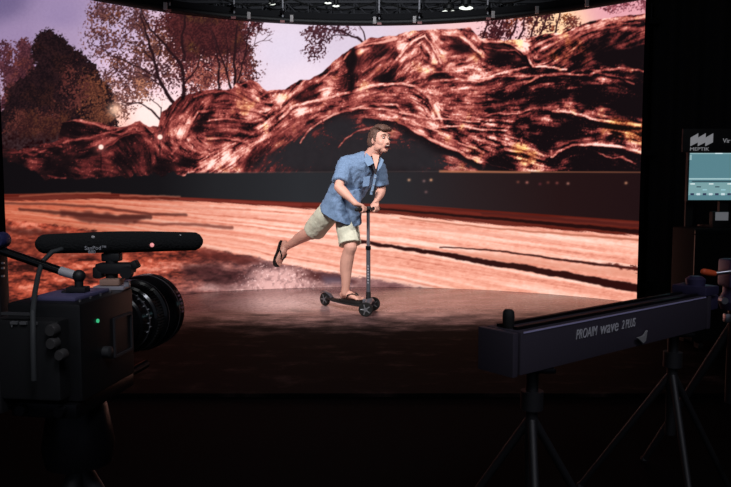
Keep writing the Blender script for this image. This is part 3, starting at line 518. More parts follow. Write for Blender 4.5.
# ------------------------------------------------------------------
# BLACK DRAPES
# ------------------------------------------------------------------
def drape(x0, y0, x1, y1, label, H=4.3):
    b = MB(); n = 160; vs = []; L = math.hypot(x1-x0, y1-y0); nx, ny = -(y1-y0)/L, (x1-x0)/L
    for i in range(n+1):
        t = i/n; o = .035*math.sin(t*L*2*math.pi/.22)+.012*math.sin(t*L*31); x = x0+(x1-x0)*t+nx*o; y = y0+(y1-y0)*t+ny*o
        vs += [(x, y, -.02), (x, y, H), (x+nx*.006, y+ny*.006, H), (x+nx*.006, y+ny*.006, -.02)]
    fs = [(4*i+j, 4*i+(j+1) % 4, 4*i+4+(j+1) % 4, 4*i+4+j) for i in range(n) for j in range(4)]
    return tag(b.add(vs, fs).build('black_drape', FAB), label, 'curtain')
drape(2.68, 6.66, 5.7, 6.3, 'black drape hanging right of the video wall behind the monitor')
drape(-3.2, 5.7, -5.8, 4.9, 'black drape hanging at the left end of the video wall')

# ------------------------------------------------------------------
# MONITOR STATION AT THE RIGHT
# ------------------------------------------------------------------
DY = 4.6
c0 = at(690, 302, DY); cx0 = at(695, 226, DY); top = cx0.z; xl = cx0.x
rack = thing('equipment_case', 'tall black equipment case standing under the monitor', 'case', (xl+.35, DY+.3, 0))
MB().box((xl+.35, DY+.17, (top-.02+.05)/2), (.7, .34, top-.02-.05+.0), bev=.015).build('case_body', mat('case_laminate', (11, 11, 12), .8, spec=.2), rack, world=True)
MB().box((xl+.35, DY-.003, top-.04), (.7, .012, .02)).box((xl+.01, DY-.003, top/2), (.02, .012, top-.12)).build('edge_trim', MET, rack, world=True)
MB().box((xl+.35, DY-.008, top-.28), (.10, .01, .006)).build('handle', CHR, rack, world=True)
for dx in (.08, .62):
    for dy in (.06, .28): MB().lathe([(-.015, .035), (.015, .035)], (xl+dx, DY+dy, .016), (1, 0, 0), 14).box((xl+dx, DY+dy, .045), (.03, .03, .03)).build('caster', RUB, rack, world=True)
mon = thing('monitor', 'flat monitor with a teal editing screen on top of the black case', 'monitor', (xl+.3, DY+.25, top-.02))
a = at(690, 153, DY+.2); b = at(690, 200, DY+.2); mw = .53; mh = a.z-b.z
MB().box((a.x+mw/2, DY+.22, (a.z+b.z)/2), (mw+.02, .035, mh+.02), bev=.004).build('bezel', BLK, mon, world=True)
MB().box((a.x+mw/2, DY+.255, (top+b.z)/2+.02), (.06, .03, b.z-top+.1)).build('stand_neck', BLK, mon, world=True); MB().box((a.x+mw/2, DY+.22, top-.012), (.28, .2, .016), bev=.003).build('stand_foot', BLK, mon, world=True)
def ui(nm, x, z, w, h, col, k, y=0): MB().box((a.x+x+w/2, DY+.2-.0005*k, a.z-z-h/2), (w, .002, h)).build(nm, mat(nm+'_light', col, .4, emit=col, estr=.85), scr, world=True)
scr = MB().box((a.x+mw/2, DY+.202, a.z-mh/2), (mw, .002, mh)).build('display', mat('teal_screen', (8, 10, 11), .3, emit=(88, 130, 140), estr=1.0), mon, world=True)
ui('toolbar', 0, 0, mw, .007, (150, 185, 190), 1); ui('side_tab', .0, .012, .012, .035, (150, 185, 190), 1); ui('button_row', .17, .0, .05, .006, (225, 245, 250), 2)
ui('divider', 0, .170, mw, .010, (170, 205, 210), 1); ui('dark_strip', .02, .187, mw-.02, .010, (58, 84, 92), 1)
ui('timeline', 0, .200, mw, .085, (128, 168, 172), 1)
for k in range(12):
    ui('clip', .01+.042*k, .205+.02*(k % 3), .03, .008, ((225, 240, 240), (60, 84, 96), (160, 205, 215))[k % 3], 3); ui('thumbnail', .012+.042*k, .272, .024, .014, ((52, 62, 90), (210, 230, 235))[k % 2], 4)
sign = thing('logo_sign', 'dark sign with pale zigzag logo and lettering above the monitor', 'sign', (a.x+.3, DY+.3, a.z))
sa = at(685, 128, DY+.2); sb = at(685, 152, DY+.2)
MB().box((sa.x+.36, DY+.235, (sa.z+sb.z)/2+.0), (.72, .02, sa.z-sb.z-.004), bev=.002).box((sa.x+.1, DY+.32, (a.z+top)/2), (.05, .02, a.z-top+.3)).box((sa.x+.1, DY+.275, a.z+.05), (.05, .09, .03)).tube((sa.x+.1, DY+.32, -.02), (sa.x+.1, DY+.32, top), .015).build('panel', mat('sign_board', (24, 24, 27), .6), sign, world=True)
lg = MB(); z0 = at(0, 133, DY+.2).z; z1 = at(0, 146, DY+.2).z; lx = at(692, 140, DY+.2).x; hh = z0-z1; ww = .051
for k in range(3):
    x = k*ww; o = [(x, hh*.0), (x, hh*.66), (x+ww, hh), (x+ww, hh*.30)]
    lg.prism(o, .003, basis(V((lx, DY+.2235, z1)), (1, 0, 0), (0, 0, 1)))
PRT = mat('sign_glow_print', (160, 160, 165), .6, emit=(150, 150, 155), estr=.55)  # sign print is given a glow of its own
lg.build('logo', PRT, sign, world=True)
def wtext(nm, s, size, m, parent, M, **k):
    bpy.context.view_layer.update(); return text(nm, s, size, m, parent, parent.matrix_world.inverted() @ M, **k)
wtext('lettering', 'MEPTIK', .033, PRT, sign, basis(V((lx-.003, DY+.2225, at(0, 150.5, DY+.2).z)), (1, 0, 0), (0, 0, 1)), sx=1.22)
wtext('lettering', 'Vir', .042, PRT, sign, basis(V((at(724.5, 142, DY+.2).x, DY+.2225, at(0, 142.5, DY+.2).z)), (1, 0, 0), (0, 0, 1)))
sd = at(714, 212, DY+.1); sm = thing('small_display', 'small pale grey display box on the case below the monitor', 'display', (sd.x+.05, DY+.1, top-.01))
MB().box((sd.x+.05, DY+.12, top+.035), (.12, .05, .11), bev=.005).build('housing', BLK, sm, world=True); MB().box((sd.x+.05, DY+.093, top+.06), (.085, .004, .055)).build('display', mat('grey_lcd', (110, 112, 118), .4, emit=(120, 122, 128), estr=.5), sm, world=True)

# ------------------------------------------------------------------
# CAMERA SLIDER, RIGHT FOREGROUND
# ------------------------------------------------------------------
SZ = .712
def onz(px, py, z):
    d = at(px, py, 1)-V((0, 0, CAMZ)); return V((0, 0, CAMZ))+d*((z-CAMZ)/d.z)
A = onz(521, 332.6, SZ); B = onz(707, 296.5, SZ); sd_ = (B-A).normalized(); sn = V((-sd_.y, sd_.x, 0)); BK = sn*.115     # sn points to the back
sl = thing('camera_slider', 'long dark camera slider beam with printed lettering at the right foreground', 'camera slider', ((A+B)/2+BK/2)-V((0, 0, .11)))
mid = (A+B)/2; L = (B-A).length; R3 = Matrix((sd_, sn, V((0, 0, 1)))).transposed()
SLM = mat('anodised_beam', (62, 57, 68), .5, .1); EDG = mat('pale_edge_highlight', (170, 166, 205), .4, 0)
MB().box(mid+BK/2-V((0, 0, .055)), (L, .115, .11), R3, bev=.004).build('beam', SLM, sl, world=True)
MB().box(mid-sn*.001+V((0, 0, -.0015)), (L*.98, .003, .004), R3).build('edge_highlight_strip', EDG, sl, world=True)  # pale strip colour stands in for a highlight along the edge
for o in (.03, .085): MB().box(mid+sn*o+V((0, 0, .004)), (L*.97, .016, .008), R3, bev=.002).build('guide_rail', MET, sl, world=True)
for e, s in ((A, -1), (B, 1)):
    MB().box(e+BK/2+sd_*s*.02-V((0, 0, .055)), (.02, .117, .112), R3, bev=.003).build('end_bracket', SLM, sl, world=True)
pt = onz(577, 338.5, SZ-.0); 
def onface(px, py):
    """point on the beam's front face"""
    d = at(px, py, 1)-V((0, 0, CAMZ)); o = V((0, 0, CAMZ)); t = (A-o).dot(sn)/d.dot(sn); return o+d*t-sn*.002
for s, px, py, sz, sh, sx in (('PROAIM', 575, 339.5, .038, .25, .70), ('wave', 599, 334.5, .050, .2, .88), ('2 PLUS', 621, 329.0, .036, .25, .66)):
    wtext('lettering', s, sz, mat('glow_print_grey', (150, 150, 158), .5, emit=(120, 120, 128), estr=.12), sl, basis(onface(px, py), sd_, (0, 0, 1)), shear=sh, sx=sx)  # grey beam print is given a faint glow
wd = onface(640, 335); MB().prism([(-.035, -.002), (.0, .0), (.018, .014), (.010, -.016), (-.004, -.022)], .006, basis(wd-sn*.006, sd_, (0, 0, 1))).build('lock_lever', mat('bare_metal', (150, 150, 150), .5, .2), sl, world=True)
kn = onz(491, 334, SZ+.02); kb = A+sd_*.02+BK*.5
MB().lathe([(0, .012), (.008, .0145), (.03, .0155), (.042, .0145), (.048, .010)], kb+V((0, 0, .0)), (0, 0, 1), 20).build('brake_knob', RUB, sl, world=True)
# feet and hardware at the far end
hb = B+sd_*.035+BK*.5
MB().box(hb+V((0, 0, .015)), (.09, .12, .03), R3, bev=.006).box(hb+sd_*.05+V((0, 0, -.03)), (.05, .09, .05), R3, bev=.006).lathe([(0, .03), (.02, .032), (.03, .02)], hb+V((0, 0, .03)), (0, 0, 1), 18).build('pulley_housing', VIO, sl, world=True)
def stand(base, h, label):
    r = thing('slider_stand', label, 'stand', (base.x, base.y, -.02))
    MB().tube((base.x, base.y, .25), (base.x, base.y, h), .017).lathe([(0, .03), (.05, .03)], (base.x, base.y, .48)).build('pole', BLK, r, world=True)
    MB().box((base.x, base.y, h+.004), (.10, .10, .012), bev=.003).build('mount_plate', MET, r, world=True)
    for k in range(3):
        an = k*2.094+.4; f = V((base.x+.30*math.cos(an), base.y+.30*math.sin(an), -.006)); MB().tube((base.x, base.y, .46), f, .012, .010).ball(f, .014, n=8).build('leg', BLK, r, world=True)
stand(A+BK/2+sd_*.12, SZ-.121, 'black stand under the nearer left end of the slider'); stand(B+BK/2-sd_*.10, SZ-.121, 'black stand under the farther right end of the slider')
# fluid head at the slider's right end with orange-tipped pan bar
h0 = B+sd_*.17+BK*.5; hd = thing('fluid_head', 'dark fluid head with an orange grip pan bar beside the slider end', 'tripod head', (h0.x+.07, h0.y, -.02))
hc = V((h0.x+.09, h0.y+.02, .74))
MB().lathe([(0, .05), (.03, .06), (.06, .045), (.08, .045)], hc-V((0, 0, .1)), (0, 0, 1), 22).box(hc+V((0, 0, .03)), (.10, .09, .10), bev=.012).build('head_body', VIO, hd, world=True)
MB().tube(hc-V((0, 0, .1)), (hc.x, hc.y, .3), .025).build('column', BLK, hd, world=True)
for k in range(3):
    an = k*2.094+.2; f = V((hc.x+.32*math.cos(an), hc.y+.32*math.sin(an), -.006)); MB().tube((hc.x, hc.y, .6), f, .016, .012).ball(f, .016, n=8).build('leg', BLK, hd, world=True)
g0 = at(702.5, 271.5, hc.y-.05); g1 = at(714, 273.5, hc.y-.04); bar = MB().tube(g1, hc+V((.02, -.05, .05)), .007).build('pan_bar', CHR, hd, world=True)
MB().capsule([g0+(g1-g0)*.1, g0+(g1-g0)*.5, g1], [.011, .012, .010]).build('grip', ORG, bar, world=True)
p1 = at(722, 300, hc.y-.08); MB().lathe([(-.01, .012), (.02, .012)], p1, (0, -1, 0), 14).build('tension_knob', CHR, hd, world=True)
p1 = at(727, 318, hc.y-.08); MB().box(p1, (.02, .02, .03), bev=.003).build('lock_clip', CHR, hd, world=True)

# ------------------------------------------------------------------
# CINEMA CAMERA, LEFT FOREGROUND
# ------------------------------------------------------------------
PSI = math.radians(-7.8); CZ = .904
corner = V((-.411, 1.0, CZ)); cw, chh, cl = .115, .145, .165
ax = V((math.sin(-PSI), math.cos(-PSI), 0)); rt = V((ax.y, -ax.x, 0))        # lens axis, right side
org = corner-rt*cw/2-V((0, 0, chh))                                           # rear bottom centre
cam_ = thing('cinema_camera', 'black cinema camera with large lens seen from behind at left foreground', 'cinema camera', org, (0, 0, PSI))
CB = mat('camera_body', (19, 19, 21), .45, var=.1); CTOP = mat('camera_top_plate', (92, 88, 124), .4, .1); DRK = mat('camera_panel', (17, 17, 19), .6)
def cpart(b, n, m, p=None): return b.build(n, m, p or cam_)
body_ = cpart(MB().box((0, cl/2, chh/2), (cw, cl, chh), bev=.006), 'body', CB)
cpart(MB().box((.004, cl*.42, chh+.003), (cw*.62, cl*.62, .006), bev=.002), 'top_plate', CTOP)
cpart(MB().box((-.01, -.012, chh*.46), (cw*.86, .03, chh*.80), bev=.005), 'battery', DRK)
MB().box((-.075, .03, chh*.35), (.05, .12, chh*.9), bev=.008).build('side_module', DRK, cam_)
for x, z, r in ((.034, .118-.005, .009), (.034, .094, .0085), (.046, .078, .008)):
    cpart(MB().lathe([(0, r), (.010, r), (.013, r*.8)], (x, -.026, z), (0, -1, 0), 18), 'port', mat('port_metal', (74, 72, 72), .45, .5))
for x in (-.012, -.026, .004):
    cpart(MB().box((x, -.0285, .121), (.010, .004, .004)), 'button', mat('button_grey', (88, 88, 90), .5))
for x in (-.048, -.020): cpart(MB().prism([(-.003, .003), (.003, .003), (0, -.004)], .002, basis(V((x-.01, -.027, .118)), (1, 0, 0), (0, 0, 1))), 'arrow_mark', mat('mark_grey', (120, 120, 122), .5))
cpart(MB().box((-.02, -.0285, .134), (.05, .003, .004)), 'label_strip', mat('label_grey', (60, 60, 62), .5))
# right side: recessed frame, buttons, green light
sp = cw/2
cpart(MB().box((sp+.001, .125, .105), (.004, .06, .004)).box((sp+.001, .125, .045), (.004, .06, .004)).box((sp+.001, .096, .075), (.004, .004, .062)).box((sp+.001, .154, .075), (.004, .004, .062)), 'side_frame', mat('frame_grey', (62, 62, 66), .4, .4))
cpart(MB().lathe([(0, .003), (.002, .003)], (sp+.001, .045, .112), (1, 0, 0), 12), 'status_light', mat('green_light', (40, 160, 110), .4, emit=(60, 190, 130), estr=.8))
cpart(MB().lathe([(0, .009), (.010, .009), (.012, .006)], (sp, .065, .060), (1, 0, 0), 18), 'side_dial', mat('dial_grey', (44, 44, 46), .5))
for k in range(6): cpart(MB().lathe([(0, .0022), (.003, .0022)], (cw*.40, .02+.03*k, chh+.0), (0, 0, 1), 10), 'screw', CHR)
# lens
LC = V((.004, cl, chh*.53)); lens = cpart(MB().lathe([(-.005, .040), (.015, .046), (.02, .050), (.03, .050), (.034, .054), (.075, .056), (.078, .060), (.105, .060), (.108, .066), (.125, .068), (.128, .070), (.150, .070), (.156, .0705), (.176, .0705), (.178, .066), (.172, .058)], LC, (0, 1, 0), 48), 'lens', GLS)
b = MB()
for k in range(72):
    an = 2*math.pi*k/72; c = LC+V((math.cos(an)*.0615, .091, math.sin(an)*.0615)); b.box(c, (.003, .02, .003), Euler((0, -an, 0)).to_matrix())
b.build('focus_gear', RUB, lens)
for yy, r, w in ((.056, .0565, .0012), (.113, .0668, .0018), (.1535, .0708, .0022)): MB().lathe([(yy, r-.003), (yy, r), (yy+w, r), (yy+w, r-.003)], LC, (0, 1, 0), 48).build('lens_ring', mat('ring_grey', (120, 120, 124), .35, .7), lens)
for k in range(14):
    an = -.3+k*.14; c = LC+V((math.cos(an)*.0562, .05+(k % 2)*.008, math.sin(an)*.0562)); MB().box(c, (.001, .006, .0016), Euler((0, -an, 0)).to_matrix()).build('scale_mark', GRYP, lens)
for k in range(5):
    an = .0+k*.11; c = LC+V((math.cos(an)*.0708, .166, math.sin(an)*.0708)); MB().box(c, (.001, .007, .0035), Euler((0, -an, 0)).to_matrix()).build('barrel_mark', mat('mark_pink', (150, 110, 130), .5), lens)
MB().lathe([(.170, .0), (.172, .057)], LC, (0, 1, 0), 40).build('glass', mat('lens_glass', (20, 16, 40), .05, spec=1), lens)
# base plate, tripod
cpart(MB().box((0, cl/2, -.012), (cw*.9, cl*1.1, .022), bev=.004), 'base_plate', MET)
cpart(MB().tube((-.03, -.02, -.010), (-.03, cl+.10, -.010), .0075).tube((.03, -.02, -.010), (.03, cl+.10, -.010), .0075), 'support_rod', MET)
bpy.context.view_layer.update()
tc_ = cam_.matrix_world @ V((0, cl/2, -.024)); tr = thing('tripod', 'black tripod carrying the cinema camera at left', 'tripod', (tc_.x, tc_.y, -.02))
MB().lathe([(0, .05), (.03, .055), (.09, .045), (.10, .04)], tc_-V((0, 0, .10)), (0, 0, 1), 24).build('fluid_head', MET, tr, world=True)
for k in range(3):
    an = k*2.094+2.2; f = V((tc_.x+.34*math.cos(an), tc_.y+.34*math.sin(an), -.004)); MB().tube(tc_-V((0, 0, .11)), f, .017, .013).ball(f, .016, n=8).build('leg', BLK, tr, world=True)
# top clamp and shoe mount, microphone
m0 = at(35, 244.3, 1.12); m1 = at(203, 241.5, 1.20); md = (m1-m0).normalized(); mr_ = .0156
mic = thing('microphone', 'long black foam covered microphone mounted above the cinema camera', 'microphone', (m0+m1)/2)
n = 22; L_ = (m1-m0).length; pts = []; rr = []
for k in range(n+1):
    t = .5-.5*math.cos(math.pi*k/n); e = min(t, 1-t)*L_/.016; r = mr_*(math.sqrt(max(0.04, 1-(1-min(1, e))**2)))*(1.0-.06*math.cos(t*math.pi*2)); pts.append(m0+(m1-m0)*t+V((0, 0, .0015*math.sin(t*3)))); rr.append((r*.95, r*1.08))
MB().loft(pts, rr, 28).build('windscreen', FOAM, mic, world=True)
vn = V((0, -1, 0)); fr = V((md.x, md.y, md.z))
def onmic(px, py, Y, off=.0165): p = at(px, py, Y); return p
fp = m0+(m1-m0)*.34+V((0, -mr_*1.0-.0012, 0))
wtext('lettering', 'SanPod\u2122', .0085, GRYP, mic, basis(at(84.5, 249.8, 1.118), md, (0, 0, 1))); wtext('lettering', '880', .0075, GRYP, mic, basis(at(88, 253.6, 1.112), md, (0, 0, 1)))
for px, py, w in ((93, 237, .0035), (180, 235.5, .003)): MB().ball(at(px, py, 1.135 if px < 150 else 1.18), (w, .002, w*.7), n=8).build('screw', WHT, mic, world=True)
MB().ball(at(152, 245, 1.1575), (.0036, .0015, .0036), n=12).build('status_light', mat('rose_light', (230, 150, 150), .4, emit=(235, 150, 150), estr=.8), mic, world=True)
mt0 = at(112, 254, 1.16); mt1 = at(112, 284, 1.16)
MB().tube(mt0+V((0, 0, .01)), mt1, .010).box(at(112, 257, 1.16), (.030, .02, .014), bev=.003).box(at(116, 268, 1.16), (.062, .03, .018), bev=.006).box(at(100, 272, 1.16), (.016, .03, .020), bev=.005).box(at(135, 266, 1.16)+V((0, 0, .002)), (.012, .02, .014), Euler((0, -.5, 0)).to_matrix(), bev=.003).lathe([(0, .010), (.012, .010)], at(128, 272, 1.145), (0, -1, 0), 16).build('shock_mount', BLK, mic, world=True)
MB().box(at(112, 281.5, 1.15), (.032, .028, .010), bev=.002).build('mount_block', mat('beige_block', (176, 140, 124), .5), mic, world=True)
MB().box(at(112, 287, 1.15), (.05, .035, .006), bev=.001).box(at(127, 284.0, 1.145), (.009, .01, .010), bev=.003).build('quick_release', mat('pale_metal', (190, 185, 195), .35, .4), mic, world=True)
cb = [at(62, 249, 1.115), at(52, 252, 1.10), at(42, 262, 1.09), at(38, 276, 1.06), at(35, 292, 1.02), at(33, 312, .965), at(33, 340, .95), at(34, 380, .96)]
MB().loft(cb, .0038, 10).build('cable', mat('cable_grey', (50, 52, 54), .7), mic, world=True)
# articulating arm from camera top
arm = thing('articulating_arm', 'black support arm with a silver collar reaching left off the camera', 'arm', at(80, 290, 1.09))
e0 = at(-12, 246, 1.10); e1 = at(61, 271, 1.08); e2 = at(76, 275.5, 1.075)
MB().tube(e0, e1, .0065, .0065, 16).build('tube', GLS, arm, world=True); MB().tube(e1, e2, .0072, .0068, 18).build('collar', mat('silver_collar', (200, 196, 200), .35, .15), arm, world=True)
MB().ball(at(79, 276, 1.075), .010).tube(at(79, 276, 1.075), at(79, 287, 1.075), .0065).box(at(78, 289, 1.075), (.030, .022, .008), bev=.002).box(at(76, 293, 1.08), (.036, .026, .010), bev=.002).build('joint', BLK, arm, world=True)
# monitor edge at the far left
sm = thing('side_monitor', 'black monitor edge with a bluish knob at the left border of the view', 'monitor', at(-14, 300, 1.13))
MB().box(at(-11, 290, 1.13), (.052, .03, .17), bev=.004).build('housing', BLK, sm, world=True)
MB().lathe([(-.012, .010), (-.008, .0125), (.012, .0125), (.016, .010)], at(1, 240, 1.10), (0, -1, 0), 20).tube(at(1, 240, 1.1), at(-10, 262, 1.12), .006).build('knob', mat('blue_rubber', (40, 42, 84), .5), sm, world=True)
for y in (263, 268, 276): MB().box(at(3, y, 1.11), (.004, .004, .003)).build('screw', CHR, sm, world=True)
MB().tube(at(-12, 344, 1.13), at(-12, 420, 1.13), .007).build('support_rod', MET, sm, world=True)

# ------------------------------------------------------------------
# THREE-WHEELED KICK SCOOTER
# ------------------------------------------------------------------
rear = V((-.37, 6.36, 0)); frm = V((.035, 5.95, 0)); hdg = (frm-rear).normalized(); axl = V((.22, .975, 0)).normalized(); WR = .060; GM = mat('scooter_grey', (112, 112, 122), .35, .5)
sco = thing('kick_scooter', 'black and grey three wheeled kick scooter ridden by the man', 'scooter', (-.15, 6.15, 0))
sdv = V((-hdg.y, hdg.x, 0))
def wheel(c, ax_, nm='wheel', r=WR, w=.028):
    wv = MB().lathe([(-w/2, r*.72), (-w/2, r*.93), (-w*.3, r), (w*.3, r), (w/2, r*.93), (w/2, r*.72)], c, ax_, 36).build(nm, RUB, sco, world=True)
    h = MB().lathe([(-w*.52, r*.30), (-w*.52, r*.22), (w*.52, r*.22), (w*.52, r*.30)], c, ax_, 20)
    a_, b_, d_ = frame(ax_)
    for k in range(5):
        an = k*2*math.pi/5; v = a_*math.cos(an)+b_*math.sin(an); h.tube(c+v*r*.2-d_*w*.4, c+v*r*.74-d_*w*.4, .006, n=8)
    h.build('hub', mat('hub_grey', (120, 120, 126), .4, .3), wv, world=True)
wheel(rear+V((0, 0, WR)), sdv); wheel(frm-axl*.15+V((0, 0, WR)), axl); wheel(frm+axl*.15+V((0, 0, WR)), axl)
# deck
dk = [rear+hdg*.03+V((0, 0, .075)), rear+hdg*.09+V((0, 0, .072)), rear+hdg*.16+V((0, 0, .066)), rear+hdg*.32+V((0, 0, .060)), rear+hdg*.46+V((0, 0, .060)), rear+hdg*.54+V((0, 0, .068))]
MB().loft(dk, [(.022, .010), (.040, .013), (.056, .014), (.060, .014), (.050, .014), (.030, .016)], 20).build('deck', mat('deck_black', (22, 22, 24), .6), sco, world=True)
MB().loft([p+V((0, 0, .0125)) for p in dk[2:5]], [(.044, .003), (.050, .003), (.042, .003)], 16).build('grip_pad', RUB, sco, world=True)
fn = [rear+hdg*.10+V((0, 0, .085)), rear+hdg*.06+V((0, 0, .115)), rear+hdg*.0+V((0, 0, .135)), rear-hdg*.05+V((0, 0, .115))]
MB().loft(fn, [(.02, .004), (.024, .004), (.024, .004), (.02, .004)], 12).build('rear_brake', GM, sco, world=True)
# fork and stem
st0 = frm+V((-.010, 0, .11)); st1 = V((at(368.2, 209, 5.95).x, 5.95, at(368.2, 209, 5.95).z))
MB().loft([frm-axl*.135+V((0, 0, .065)), frm-axl*.09+V((0, 0, .095)), frm+V((0, 0, .115)), frm+axl*.09+V((0, 0, .095)), frm+axl*.135+V((0, 0, .065))], [(.018, .014), (.026, .018), (.034, .026), (.026, .018), (.018, .014)], 14).box(frm-hdg*.03+V((0, 0, .10)), (.08, .07, .05), bev=.012).loft([rear+hdg*.50+V((0, 0, .066)), frm+V((0, 0, .10))], [(.026, .014), (.026, .018)], 12).build('fork', GM, sco, world=True)
sv = (st1-st0)
MB().tube(st0, st0+sv*.10, .024, .021, 18).build('collar', BLK, sco, world=True); stm = MB().tube(st0+sv*.08, st0+sv*.58, .0185, n=18).build('lower_stem', GM, sco, world=True)
MB().tube(st0+sv*.50, st1, .0145, n=18).build('upper_stem', mat('stem_silver', (150, 146, 156), .3, .6), sco, world=True); MB().tube(st0+sv*.56, st0+sv*.60, .023, n=18).build('stem_clamp', MET, sco, world=True)
pm = MB(); q = st0+sv*.20-V((.002, .0186, 0)); sdn = sv.normalized()
for k in range(7): pm.box(q+sdn*.024*k, (.013, .002, .012+.004*(k % 2)), bev=.0005)
pm.build('printed_mark', mat('stem_print', (160, 156, 166), .5), stm, world=True)
bd = V((.45, .89, 0)).normalized(); hb0 = st1-bd*.20+V((0, 0, .0)); hb1 = st1+bd*.20
MB().tube(hb0, hb1, .011, n=14).tube(st1-V((0, 0, .03)), st1+V((0, 0, .022)), .020, n=14).box(st1+V((.01, -.02, .008)), (.03, .03, .03), bev=.005).build('handlebar', BLK, sco, world=True)
for s in (-1, 1): MB().capsule([st1+bd*s*.10, st1+bd*s*.21], [.0165, .0175]).build('grip', RUB, sco, world=True)

# ------------------------------------------------------------------
# THE RIDER
# ------------------------------------------------------------------
SKIN = mat('skin', (230, 172, 154), .55, var=.06, vscale=30); SHIRT = mat('blue_linen', (116, 141, 176), .85, bump=.25, bscale=160, var=.16, vscale=90); SHORT = mat('cream_cotton', (222, 220, 200), .9, bump=.2, bscale=40, var=.04)
HAIR = mat('brown_hair', (98, 70, 60), .6, bump=.6, bscale=120, var=.35, vscale=60); SAND = mat('sandal_black', (24, 22, 22), .7)
per = thing('person', 'man in blue shirt and cream shorts riding the scooter, one leg kicked back', 'person', (-.15, 6.12, .075))
J = dict(pel=at(338, 204, 6.20), wai=at(346, 190, 6.16), che=at(360, 170, 6.09), nek=at(369.5, 158, 6.05), nkt=at(375, 150, 6.02),
         rs=at(346.5, 162, 6.03), re=at(338.5, 187, 5.88), rw=at(355.5, 203.5, 5.80), ls=at(378, 165, 6.17), le=at(381.5, 190, 6.18), lw=at(376, 202, 6.10),
         rh=at(332, 208, 6.14), rk=at(312, 233.5, 6.36), ra=at(287.5, 246, 6.62), lh=at(345, 209, 6.22), lk=at(350.5, 247, 6.07), la=at(345, 293, 6.13))
def lerp(a, b, t): return a+(b-a)*t
F = V((.62, -.78, .0)).normalized()            # chest direction
RT = V((-F.y*-1, 0, 0))                         # placeholder, replaced below
RT = V((F.y, -F.x, 0)).normalized()             # his right hand side (towards the lens, picture left)
# head frame
hf = V((.68, -.73, .10)).normalized(); hl = V((0, 0, 1)).cross(hf).normalized(); hu = hf.cross(hl).normalized()
hu = (hu+hl*-.02+V((.06, 0, 0))).normalized(); hf = hl.cross(hu).normalized(); HM = Matrix((hf, hl, hu)).transposed()
HC = at(379.8, 140.9, 5.98)
def H(x, y, z): return HC+HM @ V((x, y, z))
b = MB()
# skull, jaw, face
b.ball(H(-.008, 0, .022), (.094, .073, .092), HM, 24); b.ball(H(.030, 0, -.030), (.060, .056, .072), HM, 20); b.ball(H(.052, 0, -.082), (.030, .032, .024), HM, 16)
b.loft([H(.0, .0, -.02), H(.03, 0, -.07), H(.062, 0, -.092)], [(.058, .055), (.048, .040), (.020, .016)], 18, up=hf)
b.capsule([H(.082, 0, .018), H(.094, 0, -.008), H(.101, 0, -.022)], [.008, .010, .012], 12)          # nose
for s in (-1, 1):
    b.ball(H(.092, s*.011, -.026), (.009, .008, .007), HM, 10); b.ball(H(.050, s*.034, -.018), (.030, .028, .034), HM, 12)      # nostril, cheek
    b.ball(H(.072, s*.030, .036), (.018, .026, .009), HM, 12)                                                                     # brow bone
    b.ball(H(-.010, s*.074, -.004), (.016, .008, .029), HM, 12)                                                                   # ear
    b.ball(H(.016, s*.044, -.054), (.046, .018, .032), HM, 12)                                                                    # jaw corner
b.loft([J['nek']-V((0, 0, .05)), J['nek'], H(-.028, 0, -.055), H(-.02, 0, -.02)], [(.080, .070), (.064, .066), (.058, .060), (.054, .057)], 18)
# torso core (hidden under clothing) keeps the body continuous
b.loft([J['pel']-V((0, 0, .06)), J['pel'], J['wai'], J['che'], lerp(J['che'], J['nek'], .7), J['nek']], [(.13, .10), (.145, .105), (.13, .09), (.14, .09), (.09, .06), (.055, .05)], 20, up=F)
def limb(p, q, r, n=14):
    k = len(r); b.loft([lerp(p, q, i/(k-1)) for i in range(k)], [x for x in r], n); b.ball(p, r[0], n=12); b.ball(q, r[-1], n=12)
for s, e, w in (('rs', 're', 'rw'), ('ls', 'le', 'lw')):
    b.capsule([lerp(J['che'], J['nek'], .5), J[s]-V((0, 0, .02))], [.045, .045]); limb(J[s]-V((0, 0, .01)), J[e], [.050, .052, .048, .042, .039]); limb(J[e], J[w], [.039, .044, .041, .034, .027, .025])
for h, k, a in (('rh', 'rk', 'ra'), ('lh', 'lk', 'la')):
    limb(J[h], J[k], [.088, .085, .076, .066, .058]); 
    bk = V((-.02, .02, 0)) if h == 'lh' else V((.0, .02, .018))
    pts = [lerp(J[k], J[a], t)+bk*math.sin(math.pi*min(1, t*1.3)) for t in (0, .12, .3, .5, .7, .88, 1)]; b.capsule(pts, [.057, .054, .060, .054, .043, .036, .036])
# feet
def foot(ankle, heel, toe, up_):
    d = (toe-heel).normalized(); u = (up_-d*up_.dot(d)).normalized(); s = d.cross(u); L = (toe-heel).length
    P = lambda t, h, o=0: heel+d*(L*t)+u*h+s*o
    b.loft([P(-.01, .025), P(.06, .032), P(.22, .042), (P(.45, .040)), P(.65, .028), P(.80, .020), P(.90, .016)], [(.020, .020), (.031, .030), (.033, .040), (.036, .036), (.043, .024), (.044, .017), (.036, .013)], 16, up=u)
    b.capsule([ankle, P(.20, .05)], [.037, .037])
    for k, (o, l, r) in enumerate(((-.030, 1.0, .0125), (-.010, .99, .0095), (.007, .96, .009), (.022, .92, .0085), (.034, .87, .008))):
        b.capsule([P(.80, .014, o*.9), P(l-.05, .014, o), P(l, .011, o)], [r, r, r*.85], 10)
    return d, u, s, P, L
fh_ = V((at(341, 303, 6.17).x, 6.18, .094)); ft_ = fh_+V((.80, -.60, 0)).normalized()*.235
dS = foot(J['la'], fh_, ft_, V((0, 0, 1)))
fh2 = at(283.0, 241.5, 6.68); ft2 = at(277.0, 264.5, 6.60)
ft2 = fh2+(ft2-fh2).normalized()*.235
dR = foot(J['ra'], fh2, ft2, V((.72, -.62, .12)).normalized())
